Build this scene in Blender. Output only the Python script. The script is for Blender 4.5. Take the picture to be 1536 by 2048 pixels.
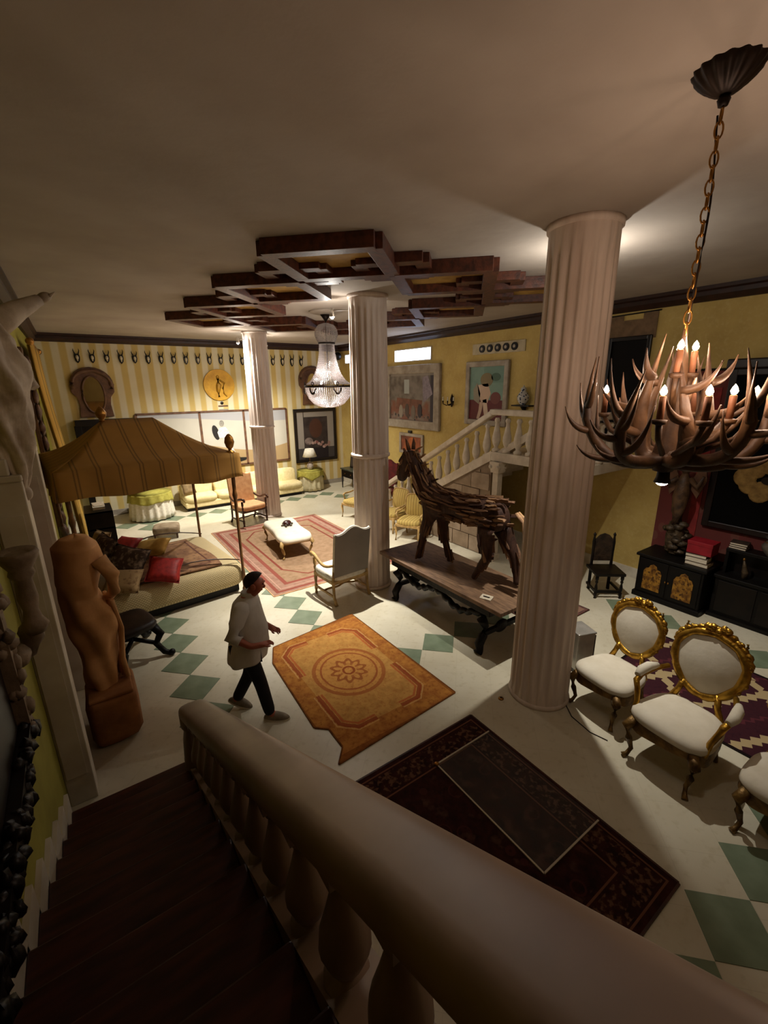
import bpy, bmesh, math, random
from math import sin, cos, pi, radians as rad
from mathutils import Vector, Matrix, Euler

for o in list(bpy.data.objects):
    bpy.data.objects.remove(o)
scene = bpy.context.scene
COL = scene.collection
random.seed(7)

# ------------------------------------------------------------------ camera
CAM_Z = 3.6
pitch, roll, yaw = rad(16.1), rad(-0.70), rad(34.5)
def _yaw(v):
    c, s = cos(yaw), sin(yaw)
    return Vector((v[0]*c + v[1]*s, -v[0]*s + v[1]*c, v[2]))
_fw = Vector((0, cos(pitch), -sin(pitch)))
_up0 = Vector((0, sin(pitch), cos(pitch)))
_rt0 = Vector((1, 0, 0))
_rt = _yaw(_rt0*cos(roll) + _up0*sin(roll))
_up = _yaw(_up0*cos(roll) - _rt0*sin(roll))
_fw = _yaw(_fw)
camd = bpy.data.cameras.new('camera')
camd.sensor_fit = 'VERTICAL'
camd.sensor_height = 36.0
camd.lens = 36.0*880.0/2048.0
camd.clip_start = 0.02
camd.clip_end = 200
cam = bpy.data.objects.new('camera', camd)
COL.objects.link(cam)
m = Matrix((_rt, _up, -_fw)).transposed().to_4x4()
m.translation = Vector((0, 0, CAM_Z))
cam.matrix_world = m
scene.camera = cam

# ------------------------------------------------------------------ world, exposure
w = bpy.data.worlds.new('night_sky')
scene.world = w
w.use_nodes = True
w.node_tree.nodes['Background'].inputs[0].default_value = (0.02, 0.03, 0.05, 1)
w.node_tree.nodes['Background'].inputs[1].default_value = 0.2
vs = scene.view_settings
vs.view_transform = 'Standard'
vs.look = 'None'
vs.exposure = 0.0
vs.gamma = 1.0
vs.use_curve_mapping = False

POWER = dict(column=(560, 1550, 1150), glow=(42, 22, 20), crystal=90, candle=4.0, spot=8)
WARM = (1.0, 0.72, 0.56)
COOL = (1.0, 0.96, 0.87)
SILVER = (1.0, 0.95, 0.88)

def lamp(name, kind, loc, power, color, size=0.03, rot=None, parent=None, spot=None, blend=0.4):
    d = bpy.data.lights.new(name, kind)
    d.energy = power
    d.color = color
    if kind in ('POINT', 'SPOT'):
        d.shadow_soft_size = size
    if kind == 'SPOT':
        d.spot_size = spot
        d.spot_blend = blend
    o = bpy.data.objects.new(name, d)
    COL.objects.link(o)
    o.location = loc
    if rot:
        o.rotation_euler = rot
    if parent:
        o.parent = parent
    return o

# ------------------------------------------------------------------ mesh helpers
def lin(h):
    h = h.lstrip('#')
    r = []
    for i in (0, 2, 4):
        c = int(h[i:i+2], 16)/255
        r.append(c/12.92 if c <= 0.04045 else ((c+0.055)/1.055)**2.4)
    return (r[0], r[1], r[2], 1)

class MB:
    def __init__(s):
        s.v = []; s.f = []; s.sm = []
    def _add(s, vs, fs, smooth):
        b = len(s.v)
        s.v += [tuple(v) for v in vs]
        s.f += [tuple(b+i for i in f) for f in fs]
        s.sm += [smooth]*len(fs)
        return s
    def box(s, c, d, rot=None, taper=1.0):
        x, y, z = d[0]/2, d[1]/2, d[2]/2
        P = [(-x,-y,-z),(x,-y,-z),(x,y,-z),(-x,y,-z),(-x*taper,-y*taper,z),(x*taper,-y*taper,z),(x*taper,y*taper,z),(-x*taper,y*taper,z)]
        M = Euler(rot).to_matrix() if rot else None
        Q = []
        for p in P:
            p = Vector(p)
            if M: p = M @ p
            Q.append(p + Vector(c))
        return s._add(Q, [(0,3,2,1),(4,5,6,7),(0,1,5,4),(1,2,6,5),(2,3,7,6),(3,0,4,7)], False)
    def bb(s, a, b):
        return s.box([(a[i]+b[i])/2 for i in range(3)], [abs(b[i]-a[i]) for i in range(3)])
    def beam(s, a, b, w, h, up=(0,0,1)):
        a, b = Vector(a), Vector(b)
        t = (b-a).normalized(); sd = t.cross(Vector(up))
        if sd.length < 1e-4: sd = t.cross(Vector((1,0,0)))
        sd.normalize(); u = sd.cross(t)
        Q = []
        for p in (a, b):
            for i, j in ((-1,-1),(1,-1),(1,1),(-1,1)):
                Q.append(p + sd*(i*w/2) + u*(j*h/2))
        return s._add(Q, [(0,1,2,3),(7,6,5,4),(0,4,5,1),(1,5,6,2),(2,6,7,3),(3,7,4,0)], False)
    def tube(s, pts, r, n=8, cap=True, sx=1.0, smooth=True, up=(0,0,1)):
        pts = [Vector(p) for p in pts]
        k = len(pts)
        rs = r if isinstance(r, (list, tuple)) else [r]*k
        Q = []; F = []
        ref = Vector(up)
        for i, p in enumerate(pts):
            t = (pts[min(i+1,k-1)] - pts[max(i-1,0)])
            if t.length < 1e-9: t = Vector((0,0,1))
            t.normalize()
            a = t.cross(ref)
            if a.length < 0.05:
                a = t.cross(Vector((1,0,0)) if abs(t.x) < .9 else Vector((0,1,0)))
            a.normalize()
            b = a.cross(t)
            for j in range(n):
                th = 2*pi*j/n
                Q.append(p + a*(cos(th)*rs[i]*sx) + b*(sin(th)*rs[i]))
        for i in range(k-1):
            for j in range(n):
                j2 = (j+1) % n
                F.append((i*n+j, i*n+j2, (i+1)*n+j2, (i+1)*n+j))
        s._add(Q, F, smooth)
        if cap:
            b0 = len(s.v)-len(Q)
            s.f.append(tuple(b0+j for j in reversed(range(n)))); s.sm.append(False)
            s.f.append(tuple(b0+(k-1)*n+j for j in range(n))); s.sm.append(False)
        return s
    def lathe(s, prof, n=20, c=(0,0,0), smooth=True, sx=1.0, sy=1.0, sq=None):
        Q = []; F = []
        k = len(prof)
        for r, z in prof:
            for j in range(n):
                th = 2*pi*j/n
                Q.append((c[0]+r*cos(th)*sx, c[1]+r*sin(th)*sy, c[2]+z))
        for i in range(k-1):
            for j in range(n):
                j2 = (j+1) % n
                F.append((i*n+j, i*n+j2, (i+1)*n+j2, (i+1)*n+j))
        s._add(Q, F, smooth)
        b0 = len(s.v)-len(Q)
        if prof[0][0] > 1e-5:
            s.f.append(tuple(b0+j for j in reversed(range(n)))); s.sm.append(False)
        if prof[-1][0] > 1e-5:
            s.f.append(tuple(b0+(k-1)*n+j for j in range(n))); s.sm.append(False)
        return s
    def surf(s, fn, nu, nv, cu=False, smooth=True):
        Q = []; F = []
        mu = nu if cu else nu+1
        for j in range(nv+1):
            for i in range(mu):
                Q.append(fn(i/nu, j/nv))
        for j in range(nv):
            for i in range(nu):
                i2 = (i+1) % mu
                F.append((j*mu+i, j*mu+i2, (j+1)*mu+i2, (j+1)*mu+i))
        return s._add(Q, F, smooth)
    def ell(s, c, r, n=12, m=8, e=1.0, rot=None, jit=0.0, rng=None):
        M = Euler(rot).to_matrix() if rot else None
        def pw(x): return math.copysign(abs(x)**e, x)
        Q = []; F = []
        for j in range(m+1):
            ph = -pi/2 + pi*j/m
            for i in range(n):
                th = 2*pi*i/n
                p = Vector((r[0]*pw(cos(ph))*pw(cos(th)), r[1]*pw(cos(ph))*pw(sin(th)), r[2]*pw(sin(ph))))
                if jit: p *= 1 + (rng or random).uniform(-jit, jit)
                if M: p = M @ p
                Q.append(p + Vector(c))
        for j in range(m):
            for i in range(n):
                i2 = (i+1) % n
                F.append((j*n+i, j*n+i2, (j+1)*n+i2, (j+1)*n+i))
        return s._add(Q, F, True)
    def prism(s, poly, a, b, axis='z', smooth=False):
        "poly: 2-D outline, extruded from a to b along the axis"
        def P(u, v, t):
            return {'z': (u, v, t), 'y': (u, t, v), 'x': (t, u, v)}[axis]
        n = len(poly)
        Q = [P(u, v, a) for u, v in poly] + [P(u, v, b) for u, v in poly]
        F = [(i, (i+1) % n, n+(i+1) % n, n+i) for i in range(n)]
        s._add(Q, F, smooth)
        b0 = len(s.v)-2*n
        s.f.append(tuple(b0+i for i in reversed(range(n)))); s.sm.append(False)
        s.f.append(tuple(b0+n+i for i in range(n))); s.sm.append(False)
        return s
    def cushion(s, c, d, rot=None, n=10, puff=1.0):
        "soft pillow: square with pinched corners"
        M = Euler(rot).to_matrix() if rot else None
        for sg in (1, -1):
            def fn(u, v, sg=sg):
                x, y = 2*u-1, 2*v-1
                h = ((1-x**4)*(1-y**4))**0.5*sg
                k = 1 - 0.10*(1-abs(x)*abs(y))*max(abs(x), abs(y))**4
                p = Vector((x*d[0]/2*k, y*d[1]/2*k, h*d[2]/2*puff))
                if M: p = M @ p
                return tuple(p + Vector(c))
            s.surf(fn, n, n)
        return s
    def mesh(s, name):
        me = bpy.data.meshes.new(name)
        me.from_pydata(s.v, [], s.f)
        me.polygons.foreach_set('use_smooth', s.sm)
        bm = bmesh.new(); bm.from_mesh(me)
        bmesh.ops.remove_doubles(bm, verts=bm.verts, dist=1e-5)
        bmesh.ops.recalc_face_normals(bm, faces=bm.faces)
        bm.to_mesh(me); bm.free()
        return me
    def build(s, name, mat, parent=None, bevel=0, loc=None, rot=None, sub=0):
        me = s.mesh(name)
        o = bpy.data.objects.new(name, me)
        COL.objects.link(o)
        if mat: me.materials.append(mat)
        if parent: o.parent = parent
        if loc: o.location = loc
        if rot: o.rotation_euler = rot
        if bevel:
            b = o.modifiers.new('bevel', 'BEVEL'); b.width = bevel; b.segments = 2; b.limit_method = 'ANGLE'
        if sub:
            b = o.modifiers.new('sub', 'SUBSURF'); b.levels = sub; b.render_levels = sub
        return o

def tag(o, label, cat, group=None):
    o['label'] = label; o['category'] = cat
    if group: o['group'] = group
    return o
def thing(name, label, cat, loc=(0,0,0), rz=0.0, group=None):
    o = bpy.data.objects.new(name, None)
    COL.objects.link(o)
    o.empty_display_size = 0.1
    o.location = loc; o.rotation_euler = (0, 0, rz)
    return tag(o, label, cat, group)
def struct(o):
    o['kind'] = 'structure'
    return o
def instance(src, parent, loc=(0,0,0), rot=None, scale=None, mat=None):
    c = src.copy(); COL.objects.link(c); c.parent = parent
    c.location = loc
    if rot is not None: c.rotation_euler = rot
    if scale is not None: c.scale = scale if isinstance(scale, (tuple, list)) else (scale,)*3
    return c
def copy_tree(root, loc, rz, label, group=None):
    r = root.copy(); COL.objects.link(r); r.location = loc; r.rotation_euler = (0,0,rz)
    r['label'] = label
    if group: r['group'] = group
    def rec(a, b):
        for ch in [x for x in COL.objects if x.parent == a]:
            if ch.type == 'LIGHT': continue
            c = ch.copy(); COL.objects.link(c); c.parent = b
            rec(ch, c)
    rec(root, r)
    return r
def skin(name, verts, edges, radii, mat, parent=None, root=0, sub=2, loc=None):
    me = bpy.data.meshes.new(name)
    me.from_pydata(verts, edges, [])
    o = bpy.data.objects.new(name, me)
    COL.objects.link(o)
    md = o.modifiers.new('skin', 'SKIN')
    md.use_smooth_shade = True
    for i, r in enumerate(radii):
        sv = me.skin_vertices[0].data[i]
        sv.radius = (r, r) if not isinstance(r, tuple) else r
        sv.use_root = (i == root)
    sb = o.modifiers.new('sub', 'SUBSURF'); sb.levels = sub; sb.render_levels = sub
    me.materials.append(mat)
    if parent: o.parent = parent
    if loc: o.location = loc
    return o

# ------------------------------------------------------------------ material helpers
class X:
    "tiny expression wrapper that lays down Math nodes"
    def __init__(s, nt, sock): s.nt = nt; s.s = sock
    def _m(s, op, *a):
        n = s.nt.nodes.new('ShaderNodeMath'); n.operation = op
        for i, v in enumerate((s,)+a):
            if isinstance(v, X): s.nt.links.new(v.s, n.inputs[i])
            else: n.inputs[i].default_value = v
        return X(s.nt, n.outputs[0])
    def __add__(s, o): return s._m('ADD', o)
    def __sub__(s, o): return s._m('SUBTRACT', o)
    def __mul__(s, o): return s._m('MULTIPLY', o)
    def __truediv__(s, o): return s._m('DIVIDE', o)
    def abs(s): return s._m('ABSOLUTE')
    def min(s, o): return s._m('MINIMUM', o)
    def max(s, o): return s._m('MAXIMUM', o)
    def lt(s, o): return s._m('LESS_THAN', o)
    def gt(s, o): return s._m('GREATER_THAN', o)
    def sin(s): return s._m('SINE')
    def frac(s): return s._m('FRACT')
    def sqrt(s): return s._m('SQRT')
    def atan2(s, o): return s._m('ARCTAN2', o)
    def clamp(s):
        r = s._m('MINIMUM', 1.0); return r._m('MAXIMUM', 0.0)
    def band(s, a, b): return s.gt(a)*s.lt(b)

class Mat:
    def __init__(s, name, rough=0.6, metal=0.0, spec=0.4, coord='Object'):
        s.m = bpy.data.materials.new(name); s.m.use_nodes = True
        s.nt = s.m.node_tree
        s.b = s.nt.nodes['Principled BSDF']
        s.b.inputs['Roughness'].default_value = rough
        s.b.inputs['Metallic'].default_value = metal
        s.b.inputs['Specular IOR Level'].default_value = spec
        s.tc = s.nt.nodes.new('ShaderNodeTexCoord')
        s.co = s.tc.outputs[coord]
        sp = s.nt.nodes.new('ShaderNodeSeparateXYZ')
        s.nt.links.new(s.co, sp.inputs[0])
        s.x, s.y, s.z = (X(s.nt, sp.outputs[i]) for i in range(3))
    def noise(s, scale, detail=3, stretch=None, rough=0.5):
        n = s.nt.nodes.new('ShaderNodeTexNoise')
        n.inputs['Scale'].default_value = scale
        n.inputs['Detail'].default_value = detail
        n.inputs['Roughness'].default_value = rough
        if stretch:
            mp = s.nt.nodes.new('ShaderNodeMapping'); mp.inputs['Scale'].default_value = stretch
            s.nt.links.new(s.co, mp.inputs[0]); s.nt.links.new(mp.outputs[0], n.inputs[0])
        else:
            s.nt.links.new(s.co, n.inputs[0])
        return X(s.nt, n.outputs[0])
    def voro(s, scale, feature='F1', stretch=None):
        n = s.nt.nodes.new('ShaderNodeTexVoronoi'); n.feature = feature
        n.inputs['Scale'].default_value = scale
        if stretch:
            mp = s.nt.nodes.new('ShaderNodeMapping'); mp.inputs['Scale'].default_value = stretch
            s.nt.links.new(s.co, mp.inputs[0]); s.nt.links.new(mp.outputs[0], n.inputs[0])
        else:
            s.nt.links.new(s.co, n.inputs[0])
        return X(s.nt, n.outputs[0])
    def mix(s, fac, a, b):
        n = s.nt.nodes.new('ShaderNodeMix'); n.data_type = 'RGBA'
        if isinstance(fac, X): s.nt.links.new(fac.s, n.inputs[0])
        else: n.inputs[0].default_value = fac
        for i, c in ((6, a), (7, b)):
            if isinstance(c, str): n.inputs[i].default_value = lin(c)
            else: s.nt.links.new(c, n.inputs[i])
        return n.outputs[2]
    def col(s, c):
        if isinstance(c, str): s.b.inputs['Base Color'].default_value = lin(c)
        else: s.nt.links.new(c, s.b.inputs['Base Color'])
        return s
    def bump(s, h, strength=0.3, dist=0.02):
        n = s.nt.nodes.new('ShaderNodeBump')
        n.inputs['Strength'].default_value = strength
        n.inputs['Distance'].default_value = dist
        s.nt.links.new(h.s, n.inputs['Height'])
        s.nt.links.new(n.outputs[0], s.b.inputs['Normal'])
        return s
    def emit(s, c, k):
        s.b.inputs['Emission Color'].default_value = lin(c)
        s.b.inputs['Emission Strength'].default_value = k
        return s

def simple(name, c1, c2=None, scale=8, rough=0.6, metal=0.0, spec=0.4, bump=0.0, stretch=None, bscale=None):
    M = Mat(name, rough, metal, spec)
    if c2:
        n = M.noise(scale, 4, stretch)
        M.col(M.mix(((n-0.35)*3.0).clamp(), c1, c2))
    else:
        M.col(c1)
    if bump:
        M.bump(M.noise(bscale or scale*3, 4, stretch), bump, 0.02)
    return M.m

MT = {}
MT['plaster'] = simple('ceiling_plaster', '#aba095', '#9e9287', 1.2, 0.85, bump=0.15, bscale=9)
MT['col'] = simple('column_plaster', '#e2d2c6', '#c4b0a2', 5, 0.7, bump=0.35, stretch=(1,1,0.12), bscale=20)
MT['marble'] = simple('cream_marble', '#8c7766', '#776353', 3, 0.42, spec=0.45)
MT['balw'] = simple('painted_stone', '#cfc2ae', '#b9a993', 6, 0.55, bump=0.1)
MT['white'] = simple('white_paint', '#cfc6b4', '#beb29c', 4, 0.5)
MT['wood'] = simple('dark_red_wood', '#4a2415', '#2c130b', 6, 0.45, stretch=(1,1,6), bump=0.1)
MT['beam'] = simple('beam_wood', '#5a2c18', '#34170c', 5, 0.5, bump=0.15, stretch=(3,3,3))
MT['step'] = simple('stair_wood', '#4c2415', '#2a120a', 4, 0.4, stretch=(1,5,1))
MT['black'] = simple('black_wood', '#0f0b08', '#080504', 7, 0.5, spec=0.2)
MT['ebony'] = simple('ebony', '#160e09', '#080504', 9, 0.42, spec=0.25)
MT['gold'] = simple('gilt', '#c79a3c', '#8c6420', 14, 0.33, metal=0.85, bump=0.25)
MT['oldgold'] = simple('old_gilt', '#8a6a38', '#4c3519', 12, 0.45, metal=0.5, bump=0.35)
MT['chairwhite'] = simple('white_velvet', '#d9d0bd', '#cdc3ae', 6, 0.8, bump=0.1)
MT['linen'] = simple('white_linen', '#dcd6c6', '#c9c1ae', 20, 0.85, bump=0.1)
MT['greycloth'] = simple('grey_cloth', '#8d857c', '#857d74', 3, 0.9)
MT['cream'] = simple('cream_fabric', '#e6d6a4', '#d8c58e', 12, 0.85, bump=0.1)
MT['orange'] = simple('salmon_fabric', '#d8a878', '#c69264', 9, 0.85, bump=0.1)
MT['limegreen'] = simple('lime_cloth', '#a8a04a', '#928a36', 14, 0.85)
MT['chairwood'] = simple('walnut', '#4b2a17', '#2d170b', 8, 0.4)
MT['palewood'] = simple('pale_gilt_wood', '#bf9d62', '#8f7140', 10, 0.5)
MT['terra'] = simple('terracotta', '#d09c66', '#b8844e', 4, 0.75, bump=0.2)
MT['block'] = simple('brown_stone', '#a06a38', '#7f5026', 5, 0.8, bump=0.25)
MT['antler'] = simple('antler', '#64482f', '#33231a', 7, 0.55, bump=0.2)
MT['antlertip'] = simple('antler_tip', '#d0a878', '#a87c50', 9, 0.5)
MT['iron'] = simple('dark_iron', '#2a1c13', '#160e09', 9, 0.5, metal=0.6)
MT['skinm'] = simple('skin', '#a8604a', None, rough=0.55)
MT['hair'] = simple('hair', '#2a1812', '#170d09', 30, 0.7, bump=0.4)
MT['shirt'] = simple('shirt_cotton', '#d6d2cc', '#c4beb6', 5, 0.9, bump=0.3, bscale=9)
MT['trouser'] = simple('dark_trousers', '#16181e', '#0d0f14', 9, 0.85)
MT['shoe'] = simple('suede_shoe', '#8a7d6c', '#6f6352', 12, 0.8)
MT['sole'] = simple('shoe_sole', '#cfc7b6', None, rough=0.8)
MT['red'] = simple('red_satin', '#a5231d', '#7c1512', 16, 0.55)
MT['crimson'] = simple('crimson_board', '#8c1420', '#740d18', 9, 0.5)
MT['yellowpillow'] = simple('mustard_pillow', '#c09a48', '#a37e34', 9, 0.8)
MT['brass'] = simple('brass', '#a87838', '#7c5422', 12, 0.35, metal=0.8)
MT['paper'] = simple('book_paper', '#d8cdb8', '#b9ab92', 30, 0.8, stretch=(1,1,12))
MT['greyframe'] = simple('grey_frame_wood', '#a89c8c', '#877a6b', 5, 0.6, bump=0.2)
MT['darkframe'] = simple('dark_frame_wood', '#1d1512', '#0f0a08', 8, 0.4)
MT['brownframe'] = simple('brown_frame_wood', '#6b4a32', '#4c3020', 8, 0.55, bump=0.3)
MT['mirror'] = simple('mirror_glass', '#cfcac0', None, rough=0.04, metal=1.0)
MT['metalgrey'] = simple('grey_steel', '#b8b4ac', '#a29e96', 8, 0.35, metal=0.6)
MT['darkmetal'] = simple('dark_steel', '#4a4642', None, rough=0.4, metal=0.6)
MT['plasterwhite'] = simple('statue_plaster', '#cfc0aa', '#9c8a74', 5, 0.75, bump=0.3)
MT['bronze'] = simple('dark_bronze', '#5a4a36', '#2c2218', 12, 0.45, metal=0.4, bump=0.4)
# ================================================================== the setting
XL, XR, YF, YB, ZC = -0.6, 8.3, -3.0, 14.8, 4.97
T = 0.2
# floor with faint joints, green diamond tiles are parts
M = Mat('floor_stone', 0.32, spec=0.45)
u = (M.x*0.7071 + M.y*0.7071)/0.43
v = (M.x*-0.7071 + M.y*0.7071)/0.43
joint = (u.frac()-0.5).abs().max((v.frac()-0.5).abs()).gt(0.494)
n1 = M.noise(1.4, 5); n2 = M.noise(14, 4)
c = M.mix(((n1-0.35)*2.5).clamp(), '#cfc7b1', '#bfb59c')
c = M.mix(((n2-0.55)*2.0).clamp(), c, '#a89a78')
c = M.mix(joint*0.18, c, '#8b8068')
M.col(c)
MT['floor'] = M.m
MT['greentile'] = simple('green_marble_tile', '#7a866e', '#68745c', 5, 0.35, spec=0.45)
floor = struct(MB().bb((XL-T, YF-T, -0.2), (XR+T, YB+T, 0)).build('floor', MT['floor']))
tile = MB().box((0,0,0), (0.426, 0.426, 0.006), taper=0.995).mesh('tile')
tile.materials.append(MT['greentile'])
D = 0.608
spots = set()
for k in range(16): spots.add((0.69, round(6.42-D*(k-9), 3)))
for k in range(4): spots.add((2.55, round(6.6-D*k, 3)))
for k in range(1, 5): spots.add((2.55, round(6.6+D*k, 3)))
for k in range(-1, 6): spots.add((round(3.8+D*k, 3), 4.18))
for k in range(8): spots.add((7.03, round(3.2-D*k, 3)))
for k in range(6): spots.add((round(3.12+D*k, 3), 0.39))
for k in range(1,4): spots.add((round(3.12-D*k, 3), 0.39))
for k in range(11): spots.add((round(0.69+D*k, 3), 13.35))
spots.add((1.2, 12.8)); spots.add((7.03, 12.75)); spots.add((7.03, 12.14))
for x, y in sorted(spots):
    o = bpy.data.objects.new('tile', tile); COL.objects.link(o); o.parent = floor
    o.location = (x, y, 0.0025); o.rotation_euler = (0, 0, pi/4)

ceiling = struct(MB().bb((XL-T, YF-T, ZC), (XR+T, YB+T, ZC+0.2)).build('ceiling', MT['plaster']))

# striped wallpaper on the far wall
M = Mat('striped_wallpaper', 0.75)
st = ((M.x/0.335+0.33).frac()-0.5).abs()
edge = ((st-0.19)*9.0).clamp()
n = M.noise(2.2, 4)
M.col(M.mix(edge, M.mix(n, '#c4aa68', '#b49a58'), M.mix(n, '#d2c8aa', '#c2b692')))
MT['stripe'] = M.m
M = Mat('yellow_wall_paint', 0.75)
n = M.noise(2.5, 5); n2 = M.noise(18, 3)
cc = M.mix(((n-0.3)*2.2).clamp(), '#c2a862', '#ad9250')
M.col(M.mix(((n2-0.5)*1.5).clamp(), cc, '#cbb57c'))
M.bump(n2, 0.1)
MT['yellow'] = M.m
MT['olive'] = simple('olive_wall_paint', '#9a9238', '#857c2c', 2.5, 0.8)
wall_back = struct(MB().bb((XL-T, YB, 0), (XR+T, YB+T, ZC)).build('wall_back', MT['stripe']))
wall_right = struct(MB().bb((XR, YF, 0), (XR+T, YB, ZC)).build('wall_right', MT['yellow']))
wall_left = struct(MB().bb((XL-T, YF, 0), (XL, YB, ZC)).build('wall_left', MT['olive']))
wall_front = struct(MB().bb((XL-T, YF-T, 0), (XR+T, YF, ZC)).build('wall_front', MT['yellow']))
# dark wooden cornice
MT['cornice'] = simple('cornice_wood', '#33190f', '#1f0e08', 5, 0.5, stretch=(2,2,2))
def cornice(name, a, b, nrm):
    prof = [(0,0),(0.2,0),(0.2,-0.05),(0.15,-0.07),(0.15,-0.13),(0.1,-0.17),(0.06,-0.2),(0,-0.2)]
    mb = MB(); Q = []
    a, b, nrm = Vector(a), Vector(b), Vector(nrm)
    for p in (a, b):
        for d, z in prof: Q.append(p + nrm*d + Vector((0,0,z)))
    n = len(prof)
    mb._add(Q, [(i,(i+1)%n,n+(i+1)%n,n+i) for i in range(n)] + [tuple(range(n)), tuple(range(2*n-1,n-1,-1))], False)
    return struct(mb.build(name, MT['cornice']))
cornice('trim_1', (XL, YB, ZC), (XR, YB, ZC), (0,-1,0))
cornice('trim_2', (XR, YF, ZC), (XR, YB, ZC), (-1,0,0))
cornice('trim_3', (XL, 3.0, ZC), (XL, YB, ZC), (1,0,0))
MT['skirt'] = simple('grey_skirting', '#9a9184', '#857b6e', 6, 0.5)
struct(MB().bb((XL, YB-0.02, 0), (XR, YB, 0.16)).build('baseboard_back', MT['skirt']))
bbm = MB(); bbm.bb((XR-0.02, YF, 0), (XR, YB, 0.2))
struct(bbm.build('baseboard_right', simple('white_skirting', '#cfc6b4', '#b9ae9a', 6, 0.5)))
bbm = MB(); bbm.bb((XL, 6.5, 0), (XL+0.02, YB, 0.16))
struct(bbm.build('baseboard_left', MT['skirt']))

# doorway on the near left wall: two white pilasters, lintel and brown door
door = struct(MB().bb((XL, 4.36, 0), (XL+0.05, 5.98, 2.75)).build('door_1', simple('brown_door', '#6b4a2e', '#573a22', 3, 0.55, stretch=(1,6,1))))
for y0 in (4.12, 5.98):
    o = MB().bb((XL, y0, 0), (-0.39, y0+0.22, 2.95)).build('door_casing', MT['white'], door, bevel=0.008)
    MB().bb((XL+0.02, y0-0.012, 0.3), (-0.43, y0, 2.7)).build('casing_panel', MT['white'], o)
    MB().bb((XL, y0-0.015, 2.95), (-0.385, y0+0.235, 3.0)).build('casing_capital', MT['white'], o, bevel=0.01)
MB().bb((XL, 4.11, 3.0), (-0.45, 6.21, 3.12)).build('lintel', MT['white'], door, bevel=0.01)
MB().bb((XL+0.05, 4.5, 0.15), (XL+0.07, 5.1, 1.2)).build('door_panel', MT['chairwood'], door)
MB().bb((XL+0.05, 4.5, 1.35), (XL+0.07, 5.1, 2.6)).build('door_panel', MT['chairwood'], door)

# windows high in the right wall
def RW(y, z): return (y*XR/7.95, CAM_Z+(z-CAM_Z)*XR/7.95)     # point on the right wall
MT['daylight'] = Mat('daylight_glass', 0.3).col('#dfe8f4').emit('#cfe0ff', 9.0).m
def high_window(name, y0, y1, z0, z1):
    fr = MB()
    t = 0.03
    for a, b in (((XR-0.03, y0-t, z0-t), (XR+0.0, y1+t, z0)), ((XR-0.03, y0-t, z1), (XR, y1+t, z1+t)),
                 ((XR-0.03, y0-t, z0), (XR, y0, z1)), ((XR-0.03, y1, z0), (XR, y1+t, z1))):
        fr.bb(a, b)
    f = struct(fr.build(name, MT['white']))
    MB().bb((XR-0.012, y0, z0), (XR, y1, z1)).build('pane', MT['daylight'], f)
    return f
ya, za = RW(9.3, 4.24); yb_, zb_ = RW(10.88, 4.53)
wn = high_window('window_1', ya, yb_, za, zb_)
for q, yy in enumerate((9.62, 9.8, 9.95, 10.2)):       # dark twigs seen through the pane
    MB().beam((XR-0.016, yy*1.044, za+0.02), (XR-0.016, yy*1.044+0.04*(-1)**q, za+0.1+0.05*q), 0.02, 0.004, up=(1,0,0)).build('twig', MT['darkmetal'], wn)
high_window('window_2', 13.95, 14.35, 4.36, 4.62)

# ------------------------------------------------------------------ fluted columns
def column(x, y, label, seam=None):
    t = thing('fluted_column', label, 'column', (x, y, 0), group='row of fluted columns')
    nfl = 20
    def part(z0, z1, name, grow=0.0):
        def fn(uu, vv):
            th = 2*pi*uu; z = z0+(z1-z0)*vv
            R = 0.335 - 0.03*(z/ZC) + grow
            a = (uu*nfl) % 1.0
            fl = 0.028*max(0.0, sin(pi*min(1, max(0, (a-0.12)/0.76))))**0.7
            e = min(1, max(0, (min(z, ZC-0.0)-0.06)/0.05))*min(1, max(0, (ZC-0.16-z)/0.05))
            r = R - fl*e
            return (r*cos(th), r*sin(th), z)
        mb = MB(); mb.surf(fn, nfl*9, 30, cu=True)
        return mb.build(name, MT['col'], t)
    if seam:
        part(0.05, seam, 'lower_drum', -0.012)
        part(seam, ZC-0.0, 'upper_drum', 0.0)
        mb = MB(); mb.lathe([(0.29, seam-0.05), (0.335, seam-0.03), (0.34, seam), (0.335, seam+0.02), (0.29, seam+0.04)], 40)
        mb.build('seam_ring', MT['col'], t)
    else:
        part(0.05, ZC, 'shaft')
    MB().lathe([(0.345, 0), (0.35, 0.03), (0.335, 0.06), (0.30, 0.06)], 40).build('base_ring', MT['col'], t)
    MB().lathe([(0.29, ZC-0.06), (0.325, ZC-0.05), (0.33, ZC-0.001), (0.29, ZC)], 40).build('neck_ring', MT['col'], t)
    return t
COLS = [(4.08, 2.68), (4.15, 6.43), (4.24, 12.05)]
column(*COLS[0], 'pink lit fluted column nearest the antler chandelier and gilded chairs')
column(*COLS[1], 'fluted column beside the horse table and grey backed armchair', 2.45)
column(*COLS[2], 'farthest fluted column behind the salmon armchair', 2.55)
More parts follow.
